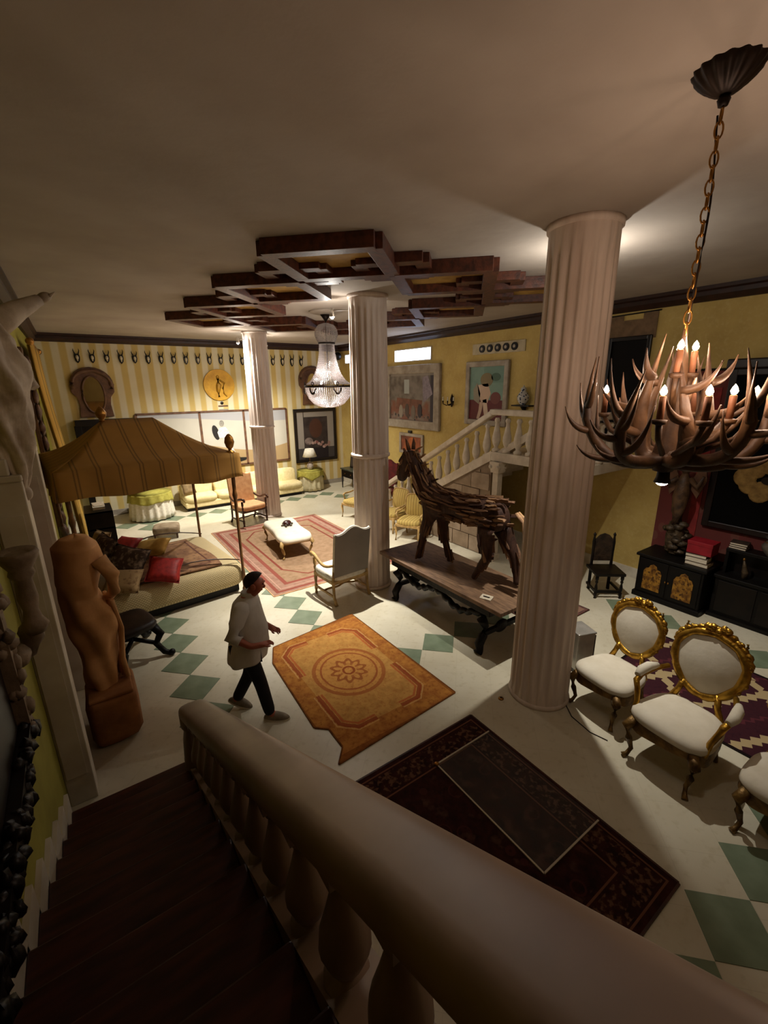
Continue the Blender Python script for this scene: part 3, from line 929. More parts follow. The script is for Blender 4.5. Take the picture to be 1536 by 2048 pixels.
# ================================================================== seating
def turned(h, r):
    P = [(0.7,0),(0.9,0.03),(0.6,0.07),(0.95,0.13),(0.95,0.24),(0.5,0.28),(0.8,0.34),(1.0,0.45),(0.7,0.58),(0.5,0.66),(0.85,0.71),(0.85,0.75),(0.6,0.8),(1,0.84),(1,1)]
    return [(r*a, h*b) for a, b in P]
def tall_armchair(name, label, loc, rz, fab, fabback, wood, armw, bh=1.35, w=0.7, d=0.62):
    "high back armchair; local front is -Y"
    t = thing(name, label, 'armchair', loc, rz)
    sh = 0.44
    hw, hd = w/2, d/2
    for sx in (-1, 1):
        MB().lathe(turned(0.68, 0.03), 12, (sx*(hw-0.03), -hd+0.04, 0)).build('leg', wood, t)
        mb = MB(); mb.tube([(sx*(hw-0.03), hd+0.06, 0), (sx*(hw-0.03), hd-0.01, 0.12), (sx*(hw-0.03), hd-0.03, 0.42), (sx*(hw-0.04), hd+0.0, 0.6)], [0.03,0.026,0.028,0.024], 8)
        mb.build('leg', wood, t)
        mb = MB()
        pts = []
        for k in range(13):
            f = k/12
            y = hd+0.01 - f*(d+0.08)
            z = 0.70 + 0.05*sin(f*2*pi+2.6) + (0.0 if f < 0.8 else 0.10*(f-0.8))
            pts.append((sx*(hw-0.03+0.035*sin(f*pi)), y, z))
        mb.tube(pts, [0.022+0.012*f/12 for f in range(13)], 8)
        mb.ell((pts[-1][0], pts[-1][1], pts[-1][2]-0.025), (0.026, 0.05, 0.045), 10, 8)
        mb.build('armrest', armw, t)
        mb = MB(); mb.beam((sx*(hw-0.03), -hd+0.04, 0.14), (sx*(hw-0.03), hd, 0.14), 0.028, 0.04); mb.build('stretcher', wood, t, bevel=0.006)
    pts = [(-hw+0.03+(w-0.06)*k/10, 0.02+0.03*sin(k*1.2), 0.15+0.03*sin(pi*k/10)) for k in range(11)]
    MB().tube(pts, 0.018, 8).build('stretcher', wood, t)
    mb = MB(); mb.bb((-hw+0.01,-hd+0.01,sh-0.08), (hw-0.01,hd,sh-0.01)); mb.build('seat_rail', wood, t, bevel=0.01)
    mb = MB(); mb.ell((0,0,sh+0.03), (hw-0.0,hd+0.01,0.075), 28, 10, e=0.35); mb.build('seat', fab, t)
    # camel-topped back with gentle rake
    n = 18
    out = [(-hw+0.03, 0.5)]
    top = []
    for k in range(n+1):
        f = k/n; x = -hw+0.03 + f*(w-0.06)
        c = abs(2*f-1)
        top.append((x, bh-0.10+0.10*(0.5+0.5*cos(min(1, c*1.35)*pi)) + (0.02 if c > 0.9 else 0)))
    poly = out + top + [(hw-0.03, 0.5)]
    def back(name, th0, th1, mat, poly):
        mb = MB(); mb.prism(poly, th0, th1, axis='y')
        # rake
        mb.v = [(a, b+hd-0.02+(c-0.5)*0.13, c) for a, b, c in mb.v]
        return mb.build(name, mat, t)
    back('backrest', -0.035, 0.02, fab, poly)
    back('back_cover', 0.02, 0.032, fabback, poly)
    mb = MB(); pl = [(p[0], hd-0.02+(p[1]-0.5)*0.13, p[1]+0.004) for p in top]; mb.tube(pl, 0.02, 6); mb.build('top_edge', fab, t)
    return t
tall_armchair('high_back_armchair', 'high backed armchair with grey back and white seat seen from behind', (3.46, 6.42, 0), rad(184),
              MT['linen'], MT['greycloth'], MT['palewood'], MT['palewood'], 1.36, 0.76, 0.66)
tall_armchair('high_back_armchair', 'salmon upholstered high backed armchair beside the farthest column', (3.55, 11.7, 0.0), rad(12),
              MT['orange'], MT['orange'], MT['chairwood'], MT['chairwood'], 1.36, 0.76, 0.66)

# upholstered white bench
bench = thing('upholstered_bench', 'long white upholstered bench with curved legs on the pink rug', 'bench', (3.6, 9.2, 0.0125), rad(-6))
bench.scale = (1.15, 1.08, 1.03)
mb = MB()
def bench_fn(u, v):
    th = 2*pi*u
    e = 0.45
    cx = math.copysign(abs(cos(th))**e, cos(th)); cy = math.copysign(abs(sin(th))**e, sin(th))
    prof = [(0.92,0.34),(1.0,0.35),(1.02,0.40),(0.98,0.45),(0.85,0.475),(0.4,0.49),(0,0.492)]
    t = v*6; i = min(int(t), 5); f = t-i
    r = prof[i][0]*(1-f)+prof[i+1][0]*f; z = prof[i][1]*(1-f)+prof[i+1][1]*f
    w = 0.32*(1-0.10*cos(cy*pi)*(1 if abs(cx) > 0.5 else 0.2))
    return (cx*w*r, cy*0.76*r, z)
mb.surf(bench_fn, 48, 12, cu=True); mb.build('seat', MT['chairwhite'], bench)
for sx in (-1, 1):
    for sy in (-1, 1):
        mb = MB()
        mb.tube([(sx*0.27, sy*0.66, 0.37), (sx*0.30, sy*0.70, 0.30), (sx*0.28, sy*0.69, 0.2), (sx*0.25, sy*0.66, 0.1), (sx*0.26, sy*0.68, 0.03), (sx*0.28, sy*0.70, 0.0)], [0.045,0.04,0.028,0.02,0.018,0.026], 8)
        mb.build('leg', MT['palewood'], bench)
mb = MB(); mb.bb((-0.28,-0.68,0.3), (0.28,0.68,0.36)); mb.build('apron', MT['palewood'], bench, bevel=0.01)
# dark tortoise-like ornament
tt = thing('tortoise_ornament', 'small dark tortoise shaped ornament lying on the white bench', 'ornament', (3.64, 9.25, 0.523), rad(60))
MB().ell((0,0,0.05), (0.13,0.1,0.06), 16, 8).build('shell', simple('dark_shell', '#3a120e', '#1e0907', 16, 0.35), tt)
MB().ell((-0.16,0,0.035), (0.045,0.03,0.028), 10, 6).build('head', MT['bronze'], tt)
for sx in (-1, 1):
    for sy in (-1, 1): MB().ell((sx*0.08, sy*0.1, 0.015), (0.03,0.03,0.018), 8, 6).build('foot', MT['bronze'], tt)

# small fur footstool
ft = thing('footstool', 'low square footstool with worn beige cover beside the bed', 'footstool', (1.45, 11.75, 0), rad(-15))
MB().ell((0,0,0.2), (0.3,0.26,0.11), 24, 8, e=0.35).build('cover', simple('worn_hide', '#a8957a', '#7d6a52', 6, 0.9, bump=0.4), ft)
for sx in (-1, 1):
    for sy in (-1, 1): MB().box((sx*0.25, sy*0.21, 0.06), (0.04,0.04,0.12)).build('leg', MT['chairwood'], ft)
MB().bb((-0.27,-0.23,0.1), (0.27,0.23,0.14)).build('rail', MT['chairwood'], ft)

# cream sofa along the striped wall
sofa = thing('cream_sofa', 'long cream upholstered sofa against the striped wall', 'sofa', (4.22, 14.2, 0))
L = 3.8
MB().bb((-L/2,-0.42,0.1), (L/2,0.42,0.27)).build('base', MT['cream'], sofa, bevel=0.03)
MB().bb((-L/2+0.05,-0.36,0.0), (L/2-0.05,0.36,0.1)).build('plinth', MT['ebony'], sofa)
MB().bb((-L/2,0.28,0.25), (L/2,0.45,0.68)).build('backrest', MT['cream'], sofa, bevel=0.05)
for k in range(4):
    x = -L/2+L/8+k*L/4
    MB().ell((x,-0.09,0.36), (L/8-0.005,0.37,0.10), 24, 8, e=0.3).build('seat_cushion', MT['cream'], sofa)
    MB().ell((x,0.22,0.62), (L/8-0.02,0.11,0.26), 24, 8, e=0.4, rot=(rad(-12),0,0)).build('back_cushion', MT['cream'], sofa)
pillow('brown velvet cushion at the left end of the cream sofa', (2.5, 14.08, 0.69), (0.42,0.4,0.16), (rad(72), 0, rad(20)), simple('brown_velvet', '#8a7350', '#6c583a', 9, 0.9))

# pale armchairs with yellow striped cloth
M = Mat('yellow_stripe_cloth', 0.85)
f = ((M.x*1.0)/0.07).frac(); n = M.noise(9, 3)
M.col(M.mix(f.band(0.0, 0.35)*0.8, M.mix(n, '#c2a860', '#ae934c'), '#94783e')); MT['ystripe'] = M.m
def low_armchair(name, label, loc, rz, fab, wood):
    t = thing(name, label, 'armchair', loc, rz, 'low armchairs by the stone staircase')
    for sx in (-1, 1):
        mb = MB(); mb.tube([(sx*0.28,-0.26,0.40),(sx*0.30,-0.28,0.32),(sx*0.28,-0.27,0.15),(sx*0.29,-0.29,0)], [0.035,0.034,0.02,0.022], 8); mb.build('leg', wood, t)
        mb = MB(); mb.tube([(sx*0.25,0.27,0.40),(sx*0.25,0.28,0.2),(sx*0.25,0.33,0)], [0.03,0.026,0.02], 8); mb.build('leg', wood, t)
        mb = MB(); mb.tube([(sx*0.27,0.27,0.70),(sx*0.31,0.1,0.66),(sx*0.33,-0.12,0.65),(sx*0.31,-0.20,0.63),(sx*0.29,-0.18,0.55),(sx*0.29,-0.14,0.42)], [0.02,0.022,0.026,0.026,0.022,0.024], 8); mb.build('armrest', wood, t)
    mb = MB(); mb.bb((-0.31,-0.3,0.34), (0.31,0.3,0.41)); mb.build('seat_rail', wood, t, bevel=0.015)
    MB().ell((0,-0.01,0.44), (0.31,0.30,0.075), 24, 8, e=0.45).build('seat', fab, t)
    def fn(u, v):
        th = 2*pi*u; e = 0.5
        cx = math.copysign(abs(cos(th))**e, cos(th)); cz = math.copysign(abs(sin(th))**e, sin(th))
        r = 1-v
        return (0.27*cx*r, 0.28+0.12*(0.74+cz*r*0.28-0.5)-0.05*(1-r*r), 0.74+0.27*cz*r)
    mb = MB(); mb.surf(fn, 32, 5, cu=True)
    def fn2(u, v):
        p = fn(u, v); return (p[0], p[1]+0.03+0.07*(1-(1-v)**2), p[2])
    mb.surf(fn2, 32, 5, cu=True); mb.build('backrest', fab, t)
    mb = MB(); mb.tube([(fn(k/32, 0)[0]*1.05, fn(k/32, 0)[1]+0.012, 0.74+(fn(k/32,0)[2]-0.74)*1.05) for k in range(33)], 0.02, 6, cap=False); mb.build('back_frame', wood, t)
    return t
low_armchair('striped_armchair', 'yellow striped armchair half hidden left of the middle column', (6.2, 10.4, 0), rad(-75), MT['ystripe'], MT['palewood'])
low_armchair('striped_armchair', 'yellow striped armchair right of the middle column nearest the horse', (6.3, 8.0, 0), rad(-60), MT['ystripe'], MT['palewood'])
low_armchair('striped_armchair', 'yellow striped armchair behind another beside the stone staircase', (6.35, 8.85, 0), rad(-80), MT['ystripe'], MT['palewood'])
rc = tall_armchair('red_armchair', 'dark red carved armchair at the foot of the stone staircase', (7.35, 10.75, 0), rad(-70), simple('dark_red_velvet', '#6a1a18', '#4a0f10', 9, 0.8), MT['chairwood'], MT['chairwood'], MT['chairwood'], 1.4, 0.68, 0.6)

# ---------------------------------------------------------------- gilded salon chairs
def gilt_chair(label, loc, rz, arms, sc=1.0):
    "local front is -Y"
    t = thing('gilded_chair', label, 'chair', loc, rz, 'gilded white salon chairs')
    t.scale = (sc, sc, sc)
    for sx in (-1, 1):
        mb = MB(); mb.tube([(sx*0.24,-0.24,0.40),(sx*0.28,-0.29,0.33),(sx*0.26,-0.27,0.2),(sx*0.235,-0.25,0.09),(sx*0.25,-0.28,0.03),(sx*0.27,-0.31,0.012)], [0.045,0.045,0.03,0.02,0.02,0.026], 10)
        mb.build('leg', MT['oldgold'], t)
        mb = MB(); mb.tube([(sx*0.2,0.26,0.40),(sx*0.2,0.27,0.2),(sx*0.21,0.34,0.012)], [0.035,0.028,0.022], 8); mb.build('leg', MT['oldgold'], t)
    def seat_out(th):
        e = 0.6
        cx = math.copysign(abs(cos(th))**e, cos(th)); cy = math.copysign(abs(sin(th))**e, sin(th))
        return 0.31*cx*(1.0-0.12*cy), 0.30*cy
    def rail(u, v):
        x, y = seat_out(2*pi*u)
        z = 0.33+0.09*v + (0.025*sin(2*pi*u*4)*(1-v))
        k = 1.0-0.02*v
        return (x*k, y*k, z)
    mb = MB(); mb.surf(rail, 48, 3, cu=True); mb.build('seat_rail', MT['oldgold'], t)
    def seat(u, v):
        x, y = seat_out(2*pi*u)
        pr = [(0.97,0.41),(1.02,0.44),(1.0,0.48),(0.88,0.515),(0.6,0.535),(0.3,0.545),(0,0.548)]
        a = v*6; i = min(int(a), 5); f = a-i
        r = pr[i][0]*(1-f)+pr[i+1][0]*f
        return (x*r, y*r, pr[i][1]*(1-f)+pr[i+1][1]*f)
    mb = MB(); mb.surf(seat, 48, 12, cu=True); mb.build('seat', MT['chairwhite'], t)
    # balloon back
    zc = 0.90
    def loop(u, k=1.0):
        th = 2*pi*u
        x = 0.27*sin(th)*(1+0.16*cos(th)); z = 0.29*cos(th)
        return x*k, zc+z*k
    def yb(z): return 0.27+0.16*(z-0.5)
    pts = []
    for i in range(41):
        x, z = loop(i/40); pts.append((x, yb(z), z))
    mb = MB(); mb.tube(pts, [0.034+0.008*abs(sin(i*pi/4)) for i in range(41)], 8, cap=False, up=(0,1,0)); fr = mb.build('back_frame', MT['gold'], t)
    for sg, nm in ((-1, 'backrest'), (1, 'back_cover')):
        def fn(u, v, sg=sg):
            k = 1-v; x, z = loop(u, k*0.95)
            return (x, yb(z)+sg*(0.012+0.045*(1-k*k)) if sg < 0 else yb(z)+0.015, z)
        mb = MB(); mb.surf(fn, 40, 7, cu=True); mb.build(nm, MT['chairwhite'], t)
    # crest carving
    rng = random.Random(3)
    mb = MB()
    for i in range(-6, 7):
        u = i*0.028
        x, z = loop(u % 1.0, 1.12)
        mb.ell((x, yb(z), z+0.01*(6-abs(i))/6), (0.045, 0.026, 0.022+0.010*(i%3)*rng.random()), 8, 6, rot=(0, u*6, 0), jit=0.12, rng=rng)
    for q in range(9): mb.ell((rng.uniform(-.09,.09), yb(1.23)-0.015+rng.uniform(-.01,.01), 1.245+rng.uniform(-.02,.035)), (0.032, 0.028, 0.028), 8, 6, jit=0.15, rng=rng)
    mb.ell((0, yb(1.23), 1.235), (0.11, 0.03, 0.035), 12, 8)
    mb.build('crest', MT['gold'], fr)
    for sx in (-1, 1):
        mb = MB()
        for uu, rr in ((0.12,0.026),(0.15,0.032),(0.19,0.024),(0.27,0.026),(0.31,0.022)):
            x, z = loop(uu if sx > 0 else 1-uu, 1.09); mb.ell((x, yb(z), z), (rr, rr*0.9, rr*1.2), 8, 6, jit=0.15, rng=rng)
        mb.tube([(loop(q/100 if sx > 0 else 1-q/100, 1.07)[0], yb(loop(q/100,1.07)[1]), loop(q/100 if sx > 0 else 1-q/100, 1.07)[1]) for q in range(10, 34, 2)], 0.012, 6)
        mb.build('side_leaves', MT['gold'], fr)
        mb = MB()
        x0, z0 = loop(0.10 if sx > 0 else 0.9, 1.10)
        mb.tube([(x0+sx*0.05*a*cos(a*7)*0.8, yb(z0), z0+0.03+0.05*a*sin(a*7)*0.8) for a in [k/9 for k in range(10)]], 0.012, 6)
        mb.build('side_scroll', MT['gold'], fr)
        x, z = loop(0.40 if sx > 0 else 0.60)
        mb = MB(); mb.tube([(x, yb(z), z+0.02),(sx*0.16, yb(0.58)-0.02, 0.58),(sx*0.19, 0.26, 0.50),(sx*0.22, 0.25, 0.42)], [0.03,0.026,0.03,0.034], 8); mb.build('back_stile', MT['gold'], t)
    if arms:
        for sx in (-1, 1):
            mb = MB(); mb.tube([(sx*0.27, 0.26, 0.76),(sx*0.33,0.14,0.74),(sx*0.36,-0.02,0.72),(sx*0.35,-0.12,0.70),(sx*0.33,-0.12,0.62),(sx*0.30,-0.15,0.52),(sx*0.29,-0.2,0.41)], [0.022,0.024,0.026,0.028,0.026,0.024,0.03], 8)
            a = mb.build('armrest', MT['gold'], t)
            mb = MB(); mb.tube([(sx*0.325,0.17,0.765),(sx*0.355,0.08,0.77),(sx*0.37,-0.02,0.755),(sx*0.362,-0.09,0.735)], [0.025,0.042,0.042,0.028], 10); mb.build('arm_pad', MT['chairwhite'], a)
    return t
gilt_chair('gilded side chair with white oval back next to the nearest column', (4.5, 2.06, 0), rad(-97), False, 1.0)
gilt_chair('gilded armchair with white seat and padded arms', (4.27, 1.28, 0), rad(-94), True, 1.08)
gilt_chair('gilded white chair cut off by the right picture edge', (4.25, 0.42, 0), rad(-85), False, 1.02)
# ================================================================== horse and its table
MT['tabletop'] = simple('worn_table_top', '#8a6b50', '#5e4634', 5, 0.55, stretch=(6,1,1), bump=0.1)
MT['tabledark'] = simple('dark_carved_oak', '#1a130e', '#0c0806', 7, 0.5, spec=0.2, bump=0.3)
TX0, TX1, TY0, TY1, TZ = 4.03, 5.03, 3.28, 6.02, 0.8
tb = thing('trestle_table', 'long dark carved trestle table carrying the driftwood horse', 'table', (4.53, 4.65, 0))
MB().bb((TX0-4.53, TY0-4.65, 0.74), (TX1-4.53, TY1-4.65, TZ)).build('tabletop', MT['tabletop'], tb, bevel=0.008)
MB().bb((-0.42,-1.12,0.6), (0.42,1.12,0.74)).build('apron', MT['tabledark'], tb, bevel=0.01)
for sy in (-1, 1):
    y = sy*0.98
    for sx in (-1, 1):
        mb = MB(); mb.tube([(sx*0.34,y,0.62),(sx*0.40,y,0.5),(sx*0.33,y,0.38),(sx*0.36,y,0.26),(sx*0.44,y,0.14),(sx*0.42,y,0.04),(sx*0.46,y,0.0)], [0.065,0.075,0.05,0.06,0.065,0.05,0.07], 10)
        mb.build('leg', MT['tabledark'], tb)
    mb = MB(); mb.bb((-0.36,y-0.03,0.24),(0.36,y+0.03,0.31)); mb.ell((0,y,0.28),(0.14,0.04,0.1),14,8)
    mb.build('cross_rail', MT['tabledark'], tb, bevel=0.008)
for sx in (-1, 1):
    mb = MB()
    pts = [(sx*0.36, -0.95+1.9*k/40, 0.50+0.06*cos(k/40*2*pi*2)+0.02*sin(k*1.9)) for k in range(41)]
    mb.tube(pts, [0.036+0.014*abs(sin(k*0.9)) for k in range(41)], 8); mb.build('scroll_stretcher', MT['tabledark'], tb)

bark = [simple('driftwood_%d' % i, a, b, 7, 0.7, bump=0.3, stretch=(1,5,1)) for i, (a, b) in enumerate((('#8a654a','#5c3f2c'),('#765238','#4c3122'),('#a8835f','#785539'),('#4c3022','#301c14')))]
horse = thing('driftwood_horse', 'horse sculpture made of bark and driftwood strips standing on the table', 'sculpture', (4.53, 4.60, TZ), rad(5))
HV = [(0,-0.88,1.12),(0,-0.62,1.08),(0,-0.1,1.02),(0,0.42,1.04),(0,0.64,1.12),(0,0.80,1.34),(0,0.95,1.56),(0,1.07,1.72),(0,1.20,1.50),(0,1.31,1.22),
      (-0.13,0.52,0.74),(-0.14,0.62,0.42),(-0.15,0.69,0.10),(-0.15,0.70,0.03),
      (0.13,0.46,0.74),(0.13,0.40,0.42),(0.12,0.26,0.10),(0.12,0.26,0.03),
      (-0.15,-0.62,0.74),(-0.14,-0.66,0.46),(-0.11,-0.45,0.12),(-0.11,-0.42,0.03),
      (0.16,-0.74,0.74),(0.17,-0.90,0.46),(0.18,-0.95,0.12),(0.18,-0.96,0.03)]
HE = [(0,1),(1,2),(2,3),(3,4),(4,5),(5,6),(6,7),(7,8),(8,9),(3,10),(10,11),(11,12),(12,13),(3,14),(14,15),(15,16),(16,17),(1,18),(18,19),(19,20),(20,21),(1,22),(22,23),(23,24),(24,25)]
HR = [0.165,0.215,0.20,0.215,0.195,0.15,0.13,0.125,0.12,0.085, 0.10,0.06,0.045,0.06, 0.10,0.06,0.045,0.06, 0.13,0.07,0.045,0.06, 0.13,0.07,0.045,0.06]
body = skin('body', HV, HE, HR, bark[3], horse, root=2, sub=2)
# bark strips following the limbs and the barrel
rng = random.Random(11)
strips = []
for kx in range(6):
    mb = MB(); L = 1.0
    nseg = 5
    Q = []; F = []
    for i in range(nseg+1):
        f = i/nseg
        wd = (0.5 if 0 < i < nseg else 0.22)*rng.uniform(0.8, 1.15)
        yo = rng.uniform(-0.12, 0.12)
        zt = rng.uniform(0.25, 0.5)
        for sx, sz in ((-1,-0.5),(1,-0.5),(0.8,zt),(-0.8,zt)):
            Q.append((sx*wd+yo, f-0.5, sz))
    for i in range(nseg):
        for j in range(4):
            F.append((i*4+j, i*4+(j+1)%4, (i+1)*4+(j+1)%4, (i+1)*4+j))
    F += [(3,2,1,0), tuple(nseg*4+j for j in range(4))]
    mb._add(Q, F, False); me = mb.mesh('bark_strip'); strips.append(me)
stripm = []
for me in strips:
    for mm in bark:
        c = me.copy(); c.materials.append(mm); stripm.append(c)
def strip(pos, tang, nrm, ln, wd, th):
    o = bpy.data.objects.new('bark_strip', rng.choice(stripm)); COL.objects.link(o); o.parent = horse
    y = Vector(tang).normalized(); z = (Vector(nrm) - y*Vector(nrm).dot(y)).normalized(); x = y.cross(z)
    R = Matrix((x, y, z)).transposed().to_4x4()
    o.matrix_local = Matrix.Translation(pos) @ R @ Matrix.Diagonal((wd, ln, th, 1))
    return o
def clothe(i0, i1, n, ln, wd, k=0.98):
    a, b = Vector(HV[i0]), Vector(HV[i1]); t = (b-a).normalized()
    ref = Vector((1,0,0)); p1 = (ref - t*ref.dot(t)).normalized(); p2 = t.cross(p1)
    for q in range(n):
        f = rng.uniform(0.12 if i0 == 0 else 0.0, 0.9); th = 2*pi*(q+rng.uniform(-0.3,0.3))*0.618
        r = (HR[i0]*(1-f)+HR[i1]*f)*k
        nr = p1*cos(th)+p2*sin(th)
        tw = t + p1*rng.uniform(-0.12,0.12) + p2*rng.uniform(-0.12,0.12)
        strip(a+(b-a)*f+nr*r, tw, nr, ln*rng.uniform(0.7,1.3), wd*rng.uniform(0.7,1.3), rng.uniform(0.03,0.055))
clothe(0,1,24,0.2,0.03,1.0); clothe(1,2,64,0.26,0.03,1.03); clothe(2,3,64,0.26,0.03,1.03); clothe(3,4,26,0.22,0.03,1.0)
clothe(4,5,22,0.26,0.03); clothe(5,6,20,0.24,0.026); clothe(6,7,14,0.2,0.024); clothe(7,8,12,0.16,0.022); clothe(8,9,8,0.14,0.018)
for a_, b_ in ((10,11),(14,15),(18,19),(22,23)): clothe(a_,b_,9,0.24,0.024)
for a_, b_ in ((11,12),(15,16),(19,20),(23,24)): clothe(a_,b_,6,0.24,0.018)
for k in range(5):      # loose mane chips
    f = k/4
    p = Vector((rng.uniform(-0.02,0.02), 0.62+0.38*f, 1.30+0.45*f)); 
    strip(p+Vector((0,-0.08,0.05)), Vector((rng.uniform(-0.4,0.4), -0.8, 0.5+rng.uniform(-0.3,0.4))), Vector((1,0,0.2)), 0.19, 0.034, 0.03)
for sx in (-1, 1):
    mb = MB(); mb.tube([(sx*0.05,1.06,1.78),(sx*0.07,1.07,1.88),(sx*0.09,1.10,1.97)], [0.035,0.03,0.004], 7); mb.build('ear', bark[1], horse)
for k in range(9):
    mb = MB(); a0 = rng.uniform(-0.04,0.04)
    mb.tube([(a0,-1.0,1.15),(a0*1.5,-1.13,1.05),(a0*2.2,-1.18,0.82),(a0*3,-1.15+rng.uniform(-.04,.04),0.55+rng.uniform(-.1,.1))], [0.02,0.022,0.016,0.006], 6); mb.build('tail_strand', MT['antlertip'] if k % 3 == 0 else bark[2], horse)
t = thing('display_card', 'small white display card lying on the horse table', 'card', (4.2, 3.68, TZ+0.001), rad(20))
MB().box((0,0,0.012), (0.11,0.16,0.012), rot=(0, rad(-8), 0)).build('card', MT['paper'], t)
MB().box((0,0,0.0225), (0.02,0.09,0.003), rot=(0, rad(-8), 0)).build('printed_bar', MT['ebony'], t)
t = thing('carved_side_bench', 'small carved bench with pink cushion half hidden by the nearest column', 'bench', (4.62, 3.32-0.22, 0))
MB().bb((-0.1,-0.16,0.52), (0.42,0.12,0.57)).build('top', MT['tabledark'], t, bevel=0.006)
MB().ell((0.16,-0.02,0.59), (0.24,0.12,0.035), 20, 6, e=0.4).build('cushion_pad', simple('pink_pad', '#c08a78', '#a86f5e', 14, 0.9), t)
for sx in (-0.06, 0.38):
    for sy in (-0.12, 0.08): MB().lathe(turned(0.52, 0.022), 10, (sx, sy, 0)).build('leg', MT['tabledark'], t)
# grey metal heater
t = thing('metal_heater', 'grey metal heater standing beside the nearest column', 'heater', (4.87, 2.72, 0), rad(-20))
MB().bb((-0.09,-0.14,0.05), (0.16,0.14,0.56)).build('case', MT['metalgrey'], t, bevel=0.02)
MB().bb((0.16,-0.13,0.06), (0.175,0.13,0.52)).build('grille', MT['darkmetal'], t)
MB().bb((-0.1,-0.15,0.55), (0.165,0.15,0.575)).build('lid', MT['metalgrey'], t, bevel=0.008)
for sx in (-0.06, 0.13): MB().bb((sx-0.02,-0.13,0), (sx+0.02,0.13,0.05)).build('foot', MT['darkmetal'], t)
mb = MB(); mb.tube([(4.62,2.62,0.006),(4.42,2.5,0.006),(4.2,2.42,0.006),(4.03,2.2,0.006),(3.98,1.95,0.006),(4.02,1.78,0.006)], 0.005, 6)
tag(mb.build('power_cord', MT['ebony']), 'thin dark power cord on the floor near the gilded chairs', 'cord')

# ================================================================== chandeliers
CX, CY = 4.32, 8.2
MT['bulbsoft'] = Mat('soft_bulb').col('#ffffff').emit('#fff0dc', 12).m
cr = thing('crystal_chandelier', 'large crystal bead chandelier hanging under the coffers', 'chandelier', (CX, CY, 0))
MB().lathe([(0.0,ZC-0.06),(0.2,ZC-0.05),(0.3,ZC-0.02),(0.32,ZC)], 30).build('ceiling_rose', MT['plaster'], cr)
MB().lathe([(0.015,ZC-0.18),(0.1,ZC-0.06),(0.02,ZC-0.05)], 16).build('hook_cup', MT['iron'], cr)
MB().tube([(0,0,4.95),(0,0,3.62)], 0.012, 8).build('stem', MT['iron'], cr)
B = bpy.data.materials.new('crystal_beads'); B.use_nodes = True
nt = B.node_tree; nt.nodes.clear()
out = nt.nodes.new('ShaderNodeOutputMaterial'); tr = nt.nodes.new('ShaderNodeBsdfTranslucent'); gl = nt.nodes.new('ShaderNodeBsdfGlossy'); df = nt.nodes.new('ShaderNodeBsdfDiffuse')
tr.inputs[0].default_value = (0.62,0.56,0.55,1); gl.inputs[0].default_value = (0.95,0.92,0.9,1); gl.inputs[1].default_value = 0.15; df.inputs[0].default_value = (0.5,0.45,0.44,1)
m1 = nt.nodes.new('ShaderNodeMixShader'); m2 = nt.nodes.new('ShaderNodeMixShader'); m1.inputs[0].default_value = 0.5; m2.inputs[0].default_value = 0.2
nt.links.new(df.outputs[0], m1.inputs[1]); nt.links.new(tr.outputs[0], m1.inputs[2]); nt.links.new(m1.outputs[0], m2.inputs[1]); nt.links.new(gl.outputs[0], m2.inputs[2]); nt.links.new(m2.outputs[0], out.inputs[0])
def beads(name, prof, ns, step, r):
    mb = MB()
    # resample the profile by arc length
    P = [Vector((a, 0, b)) for a, b in prof]
    pts = []; acc = 0.0
    for i in range(len(P)-1):
        L = (P[i+1]-P[i]).length; d = acc
        while d < L:
            pts.append(P[i].lerp(P[i+1], d/L)); d += step
        acc = d-L
    oc = [(1,0,0),(0,1,0),(-1,0,0),(0,-1,0),(0,0,1.25),(0,0,-1.25)]
    of = [(0,1,4),(1,2,4),(2,3,4),(3,0,4),(1,0,5),(2,1,5),(3,2,5),(0,3,5)]
    Q = []; F = []
    for s_ in range(ns):
        a = 2*pi*s_/ns
        for p in pts:
            rr = min(r, p.x*pi/ns*0.95) if p.x > 0.02 else r
            b = len(Q)
            for o in oc: Q.append((p.x*cos(a)+o[0]*rr, p.x*sin(a)+o[1]*rr, p.z+o[2]*rr))
            F += [tuple(b+i for i in f) for f in of]
    me = bpy.data.meshes.new(name); me.from_pydata(Q, [], F); me.materials.append(B)
    o = bpy.data.objects.new(name, me); COL.objects.link(o); o.parent = cr; o['kind'] = 'stuff'
    return o
beads('crown_beads', [(0.05,4.76),(0.15,4.72),(0.21,4.64),(0.22,4.55),(0.19,4.46),(0.155,4.41)], 40, 0.026, 0.0125)
beads('skirt_beads', [(0.15,4.38),(0.16,4.2),(0.2,4.0),(0.26,3.82),(0.34,3.7),(0.45,3.62)], 64, 0.026, 0.0125)
beads('bowl_beads', [(0.465,3.56),(0.45,3.47),(0.40,3.36),(0.31,3.26),(0.19,3.2),(0.06,3.175)], 64, 0.026, 0.0125)
mb = MB(); mb.lathe([(0.15,4.38),(0.165,4.385),(0.165,4.41),(0.15,4.415),(0.15,4.38)], 36); mb.build('collar', MT['iron'], cr)
mb = MB(); mb.lathe([(0.455,3.57),(0.485,3.57),(0.485,3.605),(0.455,3.605),(0.455,3.57)], 48); ring = mb.build('ring', MT['iron'], cr)
for k in range(6):
    a = 2*pi*k/6+0.4
    mb = MB(); mb.tube([(0.485*cos(a+f), 0.485*sin(a+f), 3.56-0.11*(1-(f/0.17)**2)) for f in [(-0.17+0.34*i/8) for i in range(9)]], [0.012+0.008*sin(pi*i/8) for i in range(9)], 6); mb.build('swag', MT['iron'], ring)
    mb = MB(); mb.tube([(0.48*cos(a)+0.028*cos(q)*-sin(a), 0.48*sin(a)+0.028*cos(q)*cos(a), 3.64+0.03*sin(q)) for q in [2*pi*i/10 for i in range(11)]], 0.008, 5, cap=False); mb.build('loop', MT['iron'], ring)
